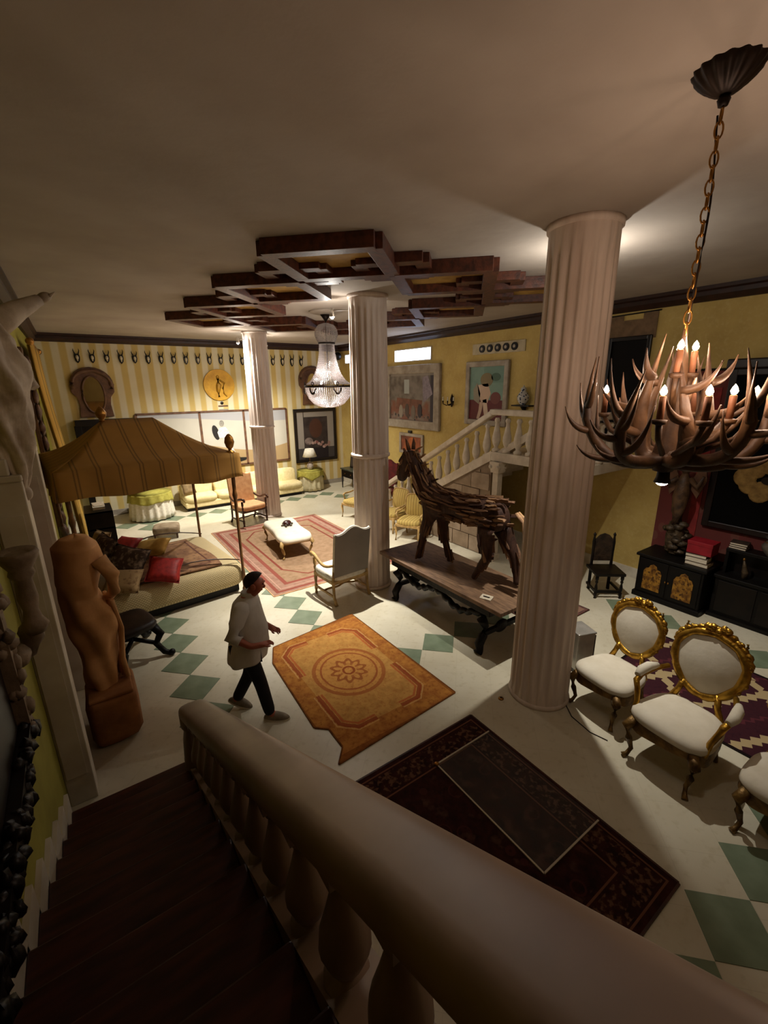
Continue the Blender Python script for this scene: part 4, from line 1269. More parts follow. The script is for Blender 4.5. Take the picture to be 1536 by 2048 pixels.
for k in range(4):
    a = 2*pi*k/4+0.3
    MB().ell((0.2*cos(a),0.2*sin(a),3.66), (0.022,0.022,0.035), 10, 8).build('bulb', MT['bulbsoft'], cr)
    lamp('crystal_light', 'POINT', (0.12*cos(a),0.12*sin(a),3.80 if k % 2 else 3.42), POWER['crystal']/4*(0.7 if k % 2 else 1.1), SILVER, 0.05, parent=cr)

AX, AY = 2.72, 1.14
MT['sleeve'] = simple('candle_sleeve', '#8a5a3c', '#6a4028', 9, 0.6)
an = thing('antler_chandelier', 'antler chandelier with glowing candle bulbs on a long chain', 'chandelier', (AX, AY, 0))
dome = [(0.02,4.865),(0.05,4.875),(0.085,4.90),(0.115,4.93),(0.135,4.955),(0.14,ZC)]
def dome_fn(u, v):
    t_ = v*(len(dome)-1); i = min(int(t_), len(dome)-2); f = t_-i
    r = dome[i][0]*(1-f)+dome[i+1][0]*f; z = dome[i][1]*(1-f)+dome[i+1][1]*f
    r *= 1+0.05*cos(2*pi*u*16)*min(1, v*2)
    return (r*cos(2*pi*u), r*sin(2*pi*u), z)
mb = MB(); mb.surf(dome_fn, 96, 10, cu=True); mb.build('ceiling_canopy', MT['iron'], an)
MB().lathe([(0.0,4.82),(0.02,4.825),(0.028,4.85),(0.015,4.868)], 12).build('canopy_nut', MT['iron'], an)
def link(mb, c, ax, h=0.036, w=0.017, r=0.0045):
    pts = []
    for i in range(13):
        th = 2*pi*i/12
        a, b = w*cos(th), h*sin(th)
        pts.append((c[0]+a*ax[0], c[1]+a*ax[1], c[2]+b))
    mb.tube(pts, r, 5, cap=False, up=(ax[1], -ax[0], 0.01))
z = 4.79; i = 0
l0 = None
while z > 3.86:
    if l0 is None:
        mb = MB(); link(mb, (0,0,0), (1,0)); l0 = mb.build('chain_link', MT['brass'], an); o = l0
    else: o = instance(l0, an)
    o.location = (0,0,z); o.rotation_euler = (0,0,rad(35+90*(i%2)))
    z -= 0.058; i += 1
mb = MB(); mb.tube([(0.025*sin(k*0.7)+0.01, 0.02*cos(k*0.5), 4.8-0.09*k) for k in range(11)], 0.005, 6); mb.build('supply_cable', MT['iron'], an)
mb = MB(); link(mb, (0.03,-0.3,4.9), (0.7,-0.7), 0.06, 0.025, 0.007); link(mb, (0.02,-0.24,4.86), (0,1), 0.06, 0.025, 0.006); mb.tube([(0.0,-0.17,4.9),(0.01,-0.22,4.88)], 0.008, 6); mb.build('side_hook', MT['iron'], an)
def antler(a, reach, z0, z1, r0, tines, bow=0.06, flat=1.0):
    "one antler: beam sweeping out and up, with long curved tines"
    c_, s_ = cos(a), sin(a)
    def P(r, t, z): return Vector((r*c_ - t*s_, r*s_ + t*c_, z))
    N = 14
    main = []
    for k in range(N):
        f = k/(N-1)
        r = 0.03 + (reach-0.03)*(1-(1-f)**1.9) - 0.06*max(0, f-0.7)/0.3
        main.append(P(r, bow*sin(f*pi*1.2), z0 + (z1-z0)*f**2.1 - 0.04*sin(f*pi)))
    rr = [r0*(1.0-0.25*k/(N-1))*(1 if k < N-4 else (0.8, 0.55, 0.3, 0.06)[k-(N-4)]) for k in range(N)]
    mb = MB(); mb.tube(main, rr, 10, sx=flat); mb.ell(main[0], (r0*1.3,)*3, 9, 7)
    o = mb.build('antler', MT['antler'], an)
    for (ki, dr, dt, dz, th) in tines:
        p = main[ki]
        e = p + P(dr, dt, 0) + Vector((0,0,dz))
        cpt = p + P(dr*0.75, dt*0.75, 0) + Vector((0,0,dz*0.12-0.015))
        pts = []; rad_ = []
        for q in range(9):
            f = q/8
            pts.append(p*(1-f)**2 + cpt*2*f*(1-f) + e*f*f)
            rad_.append(max(0.003, th*(1-f**1.6)))
        mb = MB(); mb.tube(pts, rad_, 8, sx=flat); mb.build('tine', MT['antler'], o)
    return main
rngA = random.Random(21)
cand = []
LOW = [(4, 0.20, 0.13, 0.08, 0.022), (6, 0.05, -0.17, 0.26, 0.024), (8, 0.17, 0.06, 0.12, 0.021), (10, -0.03, 0.13, 0.28, 0.022), (9, 0.06, -0.11, 0.22, 0.02)]
for k, deg in enumerate((-55, 12, 62, 122, 178, 245)):
    a = rad(deg)
    tn = [(i, dr*rngA.uniform(.8,1.15), dt*(1 if k % 2 else -1)*rngA.uniform(.8,1.2), dz*rngA.uniform(.75,1.2), th) for i, dr, dt, dz, th in LOW]
    antler(a, 0.47, 3.16+0.02*(k % 3), 3.66+0.08*(k % 2), 0.036, tn, 0.07*(1 if k % 2 else -1))
UP = [(7, 0.20, 0.06, 0.20, 0.03), (9, 0.17, -0.14, 0.12, 0.026), (11, 0.10, 0.12, 0.14, 0.024)]
for k, deg in enumerate((-35, 55, 140, 215, 285)):
    a = rad(deg)
    antler(a, 0.17+0.03*(k % 2), 3.18, 3.74+0.05*(k % 3), 0.038, UP, 0.06*(1 if k % 2 else -1), 1.3)
for dx, dy, z0, h in ((-0.30,-0.27,3.42,0.13),(-0.36,-0.10,3.42,0.13),(-0.10,-0.30,3.42,0.13),(0.36,0.04,3.42,0.13),(0.20,-0.30,3.40,0.14),(-0.05,0.36,3.42,0.13)):
    cand.append((dx, dy, z0, h))
for dx, dy in ((-0.14,-0.05),(0.03,-0.05),(0.16,0.08)):
    cand.append((dx, dy, 3.64, 0.13))
MB().lathe([(0.0,3.10),(0.05,3.11),(0.075,3.16),(0.06,3.24),(0.04,3.4),(0.05,3.6),(0.035,3.72),(0.012,3.82),(0.012,3.86)], 14).build('hub', MT['antler'], an)
for (x, y, z0, h) in cand:
    mb = MB(); mb.lathe([(0.0,z0-0.03),(0.03,z0-0.02),(0.036,z0),(0.02,z0+0.003)], 12, (x,y,0)); cp = mb.build('candle_cup', MT['antler'], an)
    MB().lathe([(0.016,z0),(0.016,z0+h-0.02),(0.012,z0+h-0.015)], 12, (x,y,0)).build('candle_sleeve', MT['sleeve'], cp)
    MB().lathe([(0.0,0.0),(0.012,0.006),(0.016,0.018),(0.010,0.036),(0.0,0.05)], 10, (x,y,z0+h-0.015)).build('bulb', MT['bulbwarm'], cp)
    lamp('candle_light', 'POINT', (x,y,z0+h+0.045), POWER['candle'], WARM, 0.015, parent=an)
    mb = MB(); mb.tube([(x*0.3,y*0.3,z0-0.2),(x*0.85,y*0.85,z0-0.1),(x,y,z0-0.02)], 0.016, 6); mb.build('candle_arm', MT['antler'], cp)
MB().lathe([(0.03,3.13),(0.035,3.07),(0.045,3.04),(0.04,3.04),(0.03,3.08)], 14, (0.02,0.0,0)).build('downlight_housing', MT['iron'], an)
MB().ell((0.02,0,3.05), (0.036,0.036,0.03), 12, 8).build('downlight_bulb', MT['bulbwhite'], an)
lamp('antler_downlight', 'SPOT', (0.02,0,3.0), POWER['spot'], COOL, 0.03, (0,0,0), an, rad(130), 0.7)
# ================================================================== person walking past the orange rug
per = thing('person', 'person in loose white shirt and dark trousers walking with head bowed', 'person', (1.15, 4.33, 0), rad(-34))
PV = [(0,0,0.93),(0.0,0,1.12),(0.03,0,1.30),(0.05,0,1.42),(0.09,0,1.50),(0.145,0,1.565),(0.17,0,1.625),(0.18,0,1.685),
      # right arm
      (0.03,-0.18,1.40),(-0.06,-0.26,1.14),(0.12,-0.27,1.04),(0.20,-0.23,1.03),(0.25,-0.20,1.03),
      # left arm
      (0.03,0.18,1.40),(0.0,0.27,1.14),(0.16,0.20,1.02),(0.23,0.15,1.01),(0.27,0.12,1.01),
      # right leg forward
      (0.01,-0.09,0.88),(0.13,-0.10,0.48),(0.20,-0.10,0.09),(0.25,-0.10,0.05),(0.33,-0.10,0.03),
      # left leg trailing
      (-0.01,0.09,0.88),(-0.04,0.10,0.48),(-0.24,0.10,0.16),(-0.24,0.10,0.09),(-0.15,0.10,0.04)]
PE = [(0,1),(1,2),(2,3),(3,4),(4,5),(5,6),(6,7),(3,8),(8,9),(9,10),(10,11),(11,12),(3,13),(13,14),(14,15),(15,16),(16,17),(0,18),(18,19),(19,20),(20,21),(21,22),(0,23),(23,24),(24,25),(25,26),(26,27)]
PR = [(0.15,0.13),(0.15,0.13),(0.16,0.12),(0.12,0.09),(0.058,0.058),(0.082,0.075),(0.10,0.085),(0.075,0.065),
      0.06,0.046,0.034,(0.038,0.026),(0.036,0.022), 0.06,0.046,0.034,(0.038,0.026),(0.036,0.022),
      0.085,0.06,0.042,0.045,0.035, 0.085,0.06,0.042,0.045,0.035]
def fingers(root, d, side, up):
    base = len(PV)
    r0 = Vector(PV[root]); d = Vector(d).normalized(); side = Vector(side).normalized(); up = Vector(up)
    for k, ln in enumerate((0.062, 0.07, 0.066, 0.05)):
        s_ = side*(-0.024+0.016*k)
        a = r0+s_+d*0.025; b = a+d*ln*0.55+up*0.004; c = b+d*ln*0.4-up*0.022
        i = len(PV); PV.extend([tuple(a), tuple(b), tuple(c)]); PR.extend([0.0095,0.0088,0.007]); PE.extend([(root,i),(i,i+1),(i+1,i+2)])
    a = r0-side*0.035+d*(-0.01)+up*0.006; b = a-side*0.018+d*0.03; c = b+d*0.028
    i = len(PV); PV.extend([tuple(a), tuple(b), tuple(c)]); PR.extend([0.011,0.010,0.008]); PE.extend([(root,i),(i,i+1),(i+1,i+2)])
fingers(12, (0.85,0.5,-0.05), (-0.4,0.8,0.3), (0,0,1))
fingers(17, (0.85,-0.5,-0.05), (0.4,0.8,0.3), (0,0,1))
bodyp = skin('body', PV, PE, PR, MT['skinm'], per, root=0, sub=2)
# face details
mb = MB(); mb.ell((0.228,0,1.59), (0.024,0.014,0.024), 10, 8, rot=(0,rad(30),0)); mb.build('nose', MT['skinm'], per)
for sy in (-1, 1):
    MB().ell((0.15, sy*0.095, 1.62), (0.028,0.012,0.036), 10, 8).build('ear', MT['skinm'], per)
    MB().ell((0.236, sy*0.034, 1.63), (0.008,0.011,0.006), 8, 6).build('eye', MT['hair'], per)
MB().ell((0.208,0,1.55), (0.012,0.024,0.005), 10, 6).build('mouth', simple('lips', '#8a4238', None, rough=0.5), per)
def hair_fn(u, v):
    th = 2*pi*u; ph = (0.03+0.97*v)*pi*(0.47-0.17*cos(th))
    p = Vector((0.106*sin(ph)*cos(th)-0.010*(1-cos(th)), 0.097*sin(ph)*sin(th), 0.108*cos(ph)))
    p = Euler((0, rad(-14), 0)).to_matrix() @ p
    return tuple(p + Vector((0.155,0,1.645)))
mb = MB(); mb.surf(hair_fn, 28, 10, cu=True); mb.build('hair', MT['hair'], per)
# shirt: torso tube with folds, sleeves
def shirt_fn(u, v):
    th = 2*pi*u
    rows = [(0.74,-0.02,0.20,0.225),(0.80,-0.01,0.205,0.225),(0.95,0.02,0.215,0.22),(1.08,0.03,0.205,0.215),(1.20,0.025,0.18,0.215),(1.32,0.025,0.155,0.215),(1.41,0.03,0.135,0.2),(1.465,0.045,0.10,0.135),(1.50,0.06,0.08,0.085)]
    t_ = v*(len(rows)-1); i = min(int(t_), len(rows)-2); f = t_-i
    z, x0, rx, ry = [rows[i][q]*(1-f)+rows[i+1][q]*f for q in range(4)]
    w = 0.014*sin(th*6+z*9)*max(0, 1.25-z)*1.6
    z += 0.03*cos(th)*(1 if v < 0.02 else 0)
    return (x0+(rx+w)*cos(th), (ry+w)*sin(th), z)
mb = MB(); mb.surf(shirt_fn, 48, 28, cu=True)
o = mb.build('shirt', MT['shirt'], per); s = o.modifiers.new('solid', 'SOLIDIFY'); s.thickness = 0.006
for sg in (-1, 1):
    sh, el = Vector((0.03, sg*0.17, 1.40)), Vector((-0.06 if sg < 0 else 0.0, sg*0.265, 1.14))
    fo = Vector((0.02, sg*0.27, 1.095)) if sg < 0 else Vector((0.06, 0.245, 1.09))
    mb = MB(); mb.tube([Vector((0.03,sg*0.12,1.42)), sh, sh.lerp(el,0.5)+Vector((0,sg*0.02,0)), el+Vector((-0.01,0,0)), fo], [0.075,0.085,0.078,0.07,0.062], 16, cap=False)
    o = mb.build('sleeve', MT['shirt'], per); s = o.modifiers.new('solid', 'SOLIDIFY'); s.thickness = 0.006
mb = MB(); mb.lathe([(0.08,1.485),(0.084,1.50),(0.078,1.535),(0.07,1.537)], 20, (0.068,0,0)); mb.build('collar', MT['shirt'], per)
TV = [(0,0,0.9)] + [PV[i] for i in (18,19)] + [(0.205,-0.10,0.055)] + [PV[i] for i in (23,24)] + [(-0.24,0.10,0.10)]
skin('trousers', TV, [(0,1),(1,2),(2,3),(0,4),(4,5),(5,6)], [(0.16,0.13),0.105,0.078,0.068,0.105,0.078,0.068], MT['trouser'], per, root=0, sub=2)
def shoe(x, y, z, rotz, pitch_):
    mb = MB()
    def fn(u, v):
        th = 2*pi*u
        L = 0.145; W = 0.05*(1+0.12*cos(th))
        prof = [(1.0,0.0),(1.02,0.02),(0.97,0.045),(0.8,0.07),(0.45,0.09),(0.0,0.095)]
        t_ = v*5; i = min(int(t_), 4); f = t_-i
        r = prof[i][0]*(1-f)+prof[i+1][0]*f; zz = prof[i][1]*(1-f)+prof[i+1][1]*f
        zz *= (1.0 - 0.35*max(0, cos(th)*r))
        return (L*cos(th)*r, W*sin(th)*r, zz)
    mb.surf(fn, 24, 10, cu=True)
    o = mb.build('shoe', MT['shoe'], per, loc=(x,y,z), rot=(0,pitch_,rotz))
    mb = MB(); mb.prism([(0.15*cos(2*pi*k/20), 0.052*(1+0.12*cos(2*pi*k/20))*sin(2*pi*k/20)) for k in range(20)], 0.0, 0.018); mb.build('sole', MT['sole'], o)
shoe(0.27, -0.10, 0.0, 0, 0)
shoe(-0.20, 0.10, 0.035, 0, rad(22))

# ================================================================== far wall: trophies, medallion, mirrors, paintings
BY = YB-0.005
ordn = ['first','second','third','fourth','fifth','sixth','seventh','eighth','ninth','tenth','eleventh','twelfth','thirteenth','fourteenth','fifteenth','sixteenth','seventeenth','eighteenth','nineteenth','twentieth']
tx = [0.34+0.3345*k for k in range(20)]
MT['bone'] = simple('skull_bone', '#cdbfa2', '#a8977a', 20, 0.6)
tro = None
for k, x in enumerate(tx):
    lab = '%s horn trophy from the left in the row on the striped wall' % ordn[k]
    loc = (x*1.01, BY, 4.40)
    if tro is None:
        tro = thing('horn_trophy', lab, 'trophy', loc, 0, 'horn trophies on the striped wall')
        mb = MB(); mb.prism([(0,-0.15),(0.05,-0.09),(0.065,0.0),(0.06,0.07),(0.03,0.09),(-0.03,0.09),(-0.06,0.07),(-0.065,0.0),(-0.05,-0.09)], -0.03, 0, axis='y'); mb.build('shield', MT['ebony'], tro, bevel=0.006)
        mb = MB(); mb.ell((0,-0.05,0.0), (0.036,0.03,0.06), 10, 8); mb.ell((0,-0.05,-0.055), (0.02,0.02,0.045), 8, 6); mb.build('skull', MT['bone'], tro)
        for sx in (-1, 1):
            mb = MB(); mb.tube([(sx*0.025,-0.05,0.05),(sx*0.05,-0.06,0.12),(sx*0.065,-0.05,0.17),(sx*0.06,-0.04,0.22)], [0.017,0.014,0.011,0.003], 7); mb.build('horn', MT['ebony'], tro)
    else:
        c = copy_tree(tro, loc, 0, lab)
        c.scale = (1, 1, random.uniform(0.9, 1.1))
def arch_mirror(label, x, z, w, h):
    t = thing('arched_mirror', label, 'mirror', (x, BY, z))
    out = []
    W, Hh = w/2, h/2
    out = [(-W*0.78,-Hh),(W*0.78,-Hh),(W*0.72,-Hh*0.5),(W*0.78,-Hh*0.2),(W*0.98,0.0),(W,Hh*0.3)]
    for k in range(1, 12):
        a = pi*k/12; out.append((W*cos(a), Hh*0.3+Hh*0.7*sin(a)))
    out += [(-W,Hh*0.3),(-W*0.98,0.0),(-W*0.78,-Hh*0.2),(-W*0.72,-Hh*0.5)]
    mb = MB(); mb.prism(out, -0.07, 0, axis='y'); mb.build('frame', MT['brownframe'], t, bevel=0.015)
    mb = MB(); mb.tube([(W*0.9*cos(a), -0.08, Hh*0.28+Hh*0.58*sin(a)) for a in [pi*(k-1)/12 for k in range(15)]], [0.05+0.012*sin(k*1.7) for k in range(15)], 8); mb.build('carved_arch', MT['brownframe'], t)
    mb = MB(); mb.prism([(W*0.48*cos(2*pi*k/28), -0.05*h+h*0.36*sin(2*pi*k/28)) for k in range(28)], -0.082, -0.07, axis='y'); mb.build('mirror_glass', MT['mirror'], t)
    mb = MB(); mb.tube([(W*0.5*cos(2*pi*k/28), -0.085, -0.05*h+h*0.37*sin(2*pi*k/28)) for k in range(29)], 0.028, 6, cap=False); mb.build('oval_moulding', MT['brownframe'], t)
    return t
arch_mirror('arched carved mirror above the far dark mantel by the left corner', 0.56, 3.50, 1.02, 1.32)
arch_mirror('arched carved mirror half hidden by the crystal chandelier', 7.12, 3.62, 1.0, 1.32)
t = thing('dark_mantel', 'dark wooden mantel beam under the left arched mirror', 'mantel', (0.75, 14.62, 0))
MB().bb((-0.75,-0.12,2.62), (0.68,0.17,2.78)).build('shelf', MT['ebony'], t, bevel=0.01)
MB().bb((-0.75,0.02,1.2), (0.70,0.17,2.62)).build('panel', MT['ebony'], t)
for sx in (-0.7, 0.62): MB().bb((sx-0.08,-0.12,0), (sx+0.08,0.17,2.62)).build('pillar', MT['black'], t, bevel=0.01)
# medallion
t = thing('gold_medallion', 'round gold relief medallion on the striped wall', 'medallion', (3.93, BY, 3.66))
mb = MB(); mb.prism([(0.475*cos(2*pi*k/48), 0.475*sin(2*pi*k/48)) for k in range(48)], -0.04, 0, axis='y'); mb.build('disc', simple('gold_leaf', '#c9982c', '#ad7d20', 5, 0.5, metal=0.25, bump=0.3), t, bevel=0.008)
GR = simple('gold_relief', '#b58728', '#94691c', 5, 0.5, metal=0.25)
MB().ell((-0.03,-0.04,0.24), (0.05,0.02,0.06), 10, 8).build('relief_head', GR, t)
mb = MB(); mb.tube([(-0.03,-0.04,0.19),(-0.02,-0.04,0.0),(-0.05,-0.04,-0.18),(-0.04,-0.04,-0.36)], [0.05,0.085,0.06,0.035], 10, sx=1.0)
mb.build('relief_body', GR, t)
mb = MB(); mb.tube([(0.02,-0.04,0.15),(0.16,-0.04,0.06),(0.1,-0.04,-0.1),(0.12,-0.04,-0.25),(0.2,-0.04,-0.35)], [0.03,0.035,0.03,0.03,0.02], 8); mb.build('relief_drapery', GR, t)
t = thing('wall_plaque', 'small dark lettered plaque below the gold medallion', 'plaque', (3.98, BY, 3.02))
MB().bb((-0.14,-0.012,-0.02), (0.16,0,0.02)).build('bar', MT['brownframe'], t)
MB().ell((-0.02,-0.012,0.09), (0.05,0.012,0.05), 12, 6).build('emblem', MT['ebony'], t)
MB().bb((-0.13,-0.01,-0.17), (0.15,0,-0.1)).build('caption', MT['greycloth'], t)

def flat(t, name, poly, y0, mat, axis='y', th=0.004):
    mb = MB(); mb.prism(poly, y0-th, y0, axis=axis); return mb.build(name, mat, t)
def ovalp(cx, cz, rx, rz, n=18, rot=0.0):
    P = []
    for k in range(n):
        a = 2*pi*k/n; x, z = rx*cos(a), rz*sin(a)
        P.append((cx+x*cos(rot)-z*sin(rot), cz+x*sin(rot)+z*cos(rot)))
    return P
# wide three part panel with a standing figure
t = thing('panoramic_panel_painting', 'wide pale three part panel painting with a standing white figure', 'painting', (3.78, BY, 1.98))
X0, X1, Z0, Z1 = -2.3, 2.3, -0.88, 0.88
M = Mat('pale_panel_paint', 0.6)
n = M.noise(1.3, 4)
hill = (M.z + (M.x*1.3).sin()*0.18 + 0.25)
cc = M.mix(hill.lt(0.0), M.mix(n, '#bdb7a9', '#a8a294'), M.mix(n, '#a88e66', '#967c54'))
cc = M.mix((M.z+(M.x*0.8).sin()*0.12).gt(0.62)*0.7, cc, '#8f8f96')
M.col(cc)
MB().bb((X0,-0.03,Z0), (X1,0,Z1)).build('board', M.m, t)
for x in (X0, -0.55, 0.82, X1): MB().bb((x-0.035,-0.045,Z0), (x+0.035,0,Z1)).build('stile', MT['brownframe'], t)
for z in (Z0, Z1): MB().bb((X0,-0.045,z-0.03), (X1,0,z+0.03)).build('rail', MT['brownframe'], t)
fx = 0.1
fw_ = simple('paint_white', '#e4e0d4', '#b5b0a4', 22, 0.6); fk = simple('paint_black', '#16120f', None, rough=0.6)
flat(t, 'figure_shadow', ovalp(fx-0.22, 0.22, 0.10, 0.24, rot=0.2), -0.031, fk)
flat(t, 'figure_torso', [(fx-0.13,0.05),(fx-0.17,0.22),(fx-0.09,0.36),(fx+0.1,0.38),(fx+0.2,0.22),(fx+0.1,0.0)], -0.033, fw_)
flat(t, 'figure_head', ovalp(fx-0.01, 0.5, 0.075, 0.1), -0.033, simple('paint_grey', '#8f8a7e', '#6d685e', 20, 0.6))
flat(t, 'figure_legs', [(fx-0.02,0.03),(fx+0.12,0.02),(fx+0.3,-0.38),(fx+0.42,-0.66),(fx+0.26,-0.7),(fx+0.15,-0.45)], -0.033, fw_)
flat(t, 'figure_boots', [(fx+0.16,-0.72),(fx+0.36,-0.62),(fx+0.4,-0.52),(fx+0.48,-0.64),(fx+0.72,-0.66),(fx+0.66,-0.74),(fx+0.4,-0.8),(fx+0.18,-0.84)], -0.034, fk)
# dark still life
def framed(name, label, cat, loc, axis, w, h, fw, fmat, canvas, depth=0.06):
    t = thing(name, label, cat, loc)
    sgn = -1
    def bb(a, b):
        if axis == 'y': return MB().bb((a[0], -b[2], a[1]), (b[0], -a[2], b[1]))
        return MB().bb((-b[2], a[0], a[1]), (-a[2], b[0], b[1]))
    bb((-w/2+fw*0.8,-h/2+fw*0.8,0), (w/2-fw*0.8,h/2-fw*0.8,depth*0.4)).build('canvas', canvas, t)
    bb((-w/2,-h/2,0), (-w/2+fw,h/2,depth)).build('frame_side', fmat, t, bevel=depth*0.25)
    bb((w/2-fw,-h/2,0), (w/2,h/2,depth)).build('frame_side', fmat, t, bevel=depth*0.25)
    bb((-w/2+fw*0.9,-h/2,0), (w/2-fw*0.9,-h/2+fw,depth*0.98)).build('frame_rail', fmat, t, bevel=depth*0.25)
    bb((-w/2+fw*0.9,h/2-fw,0), (w/2-fw*0.9,h/2,depth*0.98)).build('frame_rail', fmat, t, bevel=depth*0.25)
    return t
M = Mat('dark_still_life', 0.45)
n = M.noise(3, 4)
cc = M.mix(((n-0.4)*4.0).clamp(), '#3a3230', '#241c1c')
cc = M.mix((M.x.abs()).gt(0.48)*1.0, cc, '#8d857b'); cc = M.mix(((M.x*1.0).gt(-0.45)*(M.x).lt(0.5)*(M.z.gt(0.66))), cc, '#8d857b')
cc = M.mix((M.x*M.x*9.0 + (M.z-0.25)*(M.z-0.25)*5.0).lt(0.6)*0.8, cc, '#4a2a1e')
cc = M.mix((M.z).lt(-0.45)*0.85, cc, '#15101a')
M.col(cc)
t = framed('dark_still_life_painting', 'dark framed still life painting behind the table lamp', 'painting', (7.18, BY, 1.87), 'y', 1.68, 1.9, 0.11, MT['darkframe'], M.m)
rng2 = random.Random(5)
for k in range(12):
    flat(t, 'painted_blossom', ovalp(-0.15+0.06*k+rng2.uniform(-.04,.04), -0.32+rng2.uniform(-.12,.1), 0.06, 0.05, 10), -0.027-0.001*k, simple('paint_blossom%d' % k, rng2.choice(['#a58a80','#8a6a62','#b9aa98','#7a4a46']), None, rough=0.6))
flat(t, 'painted_jug', ovalp(-0.3, -0.2, 0.16, 0.13), -0.026, simple('paint_jug', '#8a7a72', '#5c4c48', 9, 0.6))
# lamp table
lt = thing('draped_lamp_table', 'round table with lime cloth over pale skirt in the far corner', 'table', (6.62, 14.25, 0))
MB().lathe([(0.0,0.70),(0.40,0.70),(0.41,0.72),(0.0,0.725)], 28).build('tabletop', MT['palewood'], lt)
MB().lathe([(0.2,0),(0.2,0.02),(0.05,0.06),(0.04,0.7)], 14).build('pedestal', MT['chairwood'], lt)
def skirt(R, z0, z1, folds, amp, flare, name, mat, par, swag=0.0):
    def fn(u, v):
        th = 2*pi*u
        r = R*(1+flare*(1-v)) + amp*(1-v*0.8)*sin(th*folds)
        z = z0+(z1-z0)*v + swag*(1-v)*abs(sin(th*2.0+0.6))
        return (r*cos(th), r*sin(th), z)
    mb = MB(); mb.surf(fn, 96, 6, cu=True); o = mb.build(name, mat, par)
    s = o.modifiers.new('solid', 'SOLIDIFY'); s.thickness = 0.005
    return o
c1 = thing('pale_tablecloth', 'pale draped skirt cloth on the far corner lamp table', 'tablecloth', (6.62, 14.25, 0))
skirt(0.42, 0.04, 0.726, 14, 0.03, 0.06, 'drape', simple('beige_cloth', '#c9bf9c', '#b3a782', 9, 0.9), c1)
MB().lathe([(0.42,0.727),(0.0,0.732)], 40).build('top_panel', simple('beige_cloth_b', '#c9bf9c', '#b3a782', 9, 0.9), c1)
c2 = thing('lime_tablecloth', 'lime yellow square cloth over the far corner lamp table', 'tablecloth', (6.62, 14.25, 0))
skirt(0.455, 0.40, 0.738, 8, 0.02, 0.04, 'drape', MT['limegreen'], c2, 0.16)
MB().lathe([(0.455,0.737),(0.0,0.745)], 40).build('top_panel', MT['limegreen'], c2)
tl = thing('table_lamp', 'white shaded table lamp with ceramic base on the lime cloth', 'lamp', (6.62, 14.22, 0.745))
MB().lathe([(0.07,0),(0.1,0.04),(0.12,0.12),(0.1,0.2),(0.05,0.26),(0.03,0.3)], 20).build('ceramic_base', simple('glazed_ceramic', '#b9ada0', '#6a5a52', 9, 0.25), tl)
MB().lathe([(0.012,0.3),(0.012,0.5)], 8).build('stem', MT['brass'], tl)
MB().lathe([(0.25,0.46),(0.15,0.74),(0.145,0.74),(0.245,0.46)], 28).build('lamp_shade', MT['linen'], tl)
# big round table near the left corner
bt = thing('draped_round_table', 'round table with white pleated skirt and lime top cloth', 'table', (1.42, 13.85, 0))
MB().lathe([(0.0,0.72),(0.5,0.72),(0.52,0.74),(0.0,0.745)], 28).build('tabletop', MT['palewood'], bt)
MB().lathe([(0.25,0),(0.25,0.02),(0.06,0.06),(0.05,0.72)], 14).build('pedestal', MT['chairwood'], bt)
c1 = thing('white_pleated_cloth', 'white pleated skirt cloth on the round table left of the sofa', 'tablecloth', (1.42, 13.85, 0))
skirt(0.53, 0.04, 0.746, 20, 0.03, 0.10, 'drape', MT['linen'], c1)
MB().lathe([(0.53,0.747),(0.0,0.752)], 40).build('top_panel', MT['linen'], c1)
c2 = thing('lime_top_cloth', 'lime top cloth on the round table left of the sofa', 'tablecloth', (1.42, 13.85, 0))
skirt(0.555, 0.48, 0.757, 14, 0.02, 0.06, 'drape', MT['limegreen'], c2, 0.06)
MB().lathe([(0.555,0.757),(0.0,0.764)], 40).build('top_panel', MT['limegreen'], c2)
# dark corner side table with a leaning frame
st_ = thing('dark_side_table', 'dark wooden side table by the right wall of the far corner', 'side table', (7.95, 13.45, 0))
MB().bb((-0.28,-0.5,0.68), (0.28,0.5,0.73)).build('tabletop', simple('green_marble_top', '#4a4c40', '#33352c', 6, 0.3), st_, bevel=0.008)
MB().bb((-0.25,-0.46,0.42), (0.25,0.46,0.68)).build('drawer_case', MT['ebony'], st_)
for sx in (-1, 1):
    for sy in (-1, 1): MB().lathe([(0.02,0),(0.018,0.05),(0.035,0.42)], 10, (sx*0.23, sy*0.44, 0)).build('leg', MT['ebony'], st_)
for k in (-1, 1): MB().ell((-0.26, k*0.2, 0.55), (0.015,0.02,0.02), 8, 6).build('knob', MT['brass'], st_)
t = thing('leaning_picture', 'small dark picture leaning on the dark side table', 'picture', (8.0, 13.6, 0.731))
MB().box((0.03,0,0.24), (0.03,0.36,0.48), rot=(0,rad(8),0)).build('frame', MT['ebony'], t)
MB().box((0.012,0,0.24), (0.004,0.26,0.38), rot=(0,rad(8),0)).build('print', simple('dim_print', '#4a3e34', '#2e261f', 9, 0.5), t)
t = thing('small_white_bowl', 'small white bowl on the dark side table', 'bowl', (7.9, 13.2, 0.731))
MB().lathe([(0.03,0),(0.07,0.03),(0.08,0.06),(0.075,0.06),(0.03,0.015)], 16).build('bowl', MT['linen'], t)
t = thing('gilt_wall_frame', 'narrow gilt carved frame on the right wall of the far corner', 'frame', (XR-0.003, 13.6, 2.0))
for a, b in (((-0.05,-0.3,-0.8),(0,-0.2,0.8)),((-0.05,0.2,-0.8),(0,0.3,0.8)),((-0.05,-0.2,-0.8),(0,0.2,-0.7)),((-0.05,-0.2,0.7),(0,0.2,0.8))): MB().bb(a, b).build('frame_bar', MT['oldgold'], t, bevel=0.015)
MB().bb((-0.02,-0.2,-0.7), (0,0.2,0.7)).build('panel', MT['brownframe'], t)
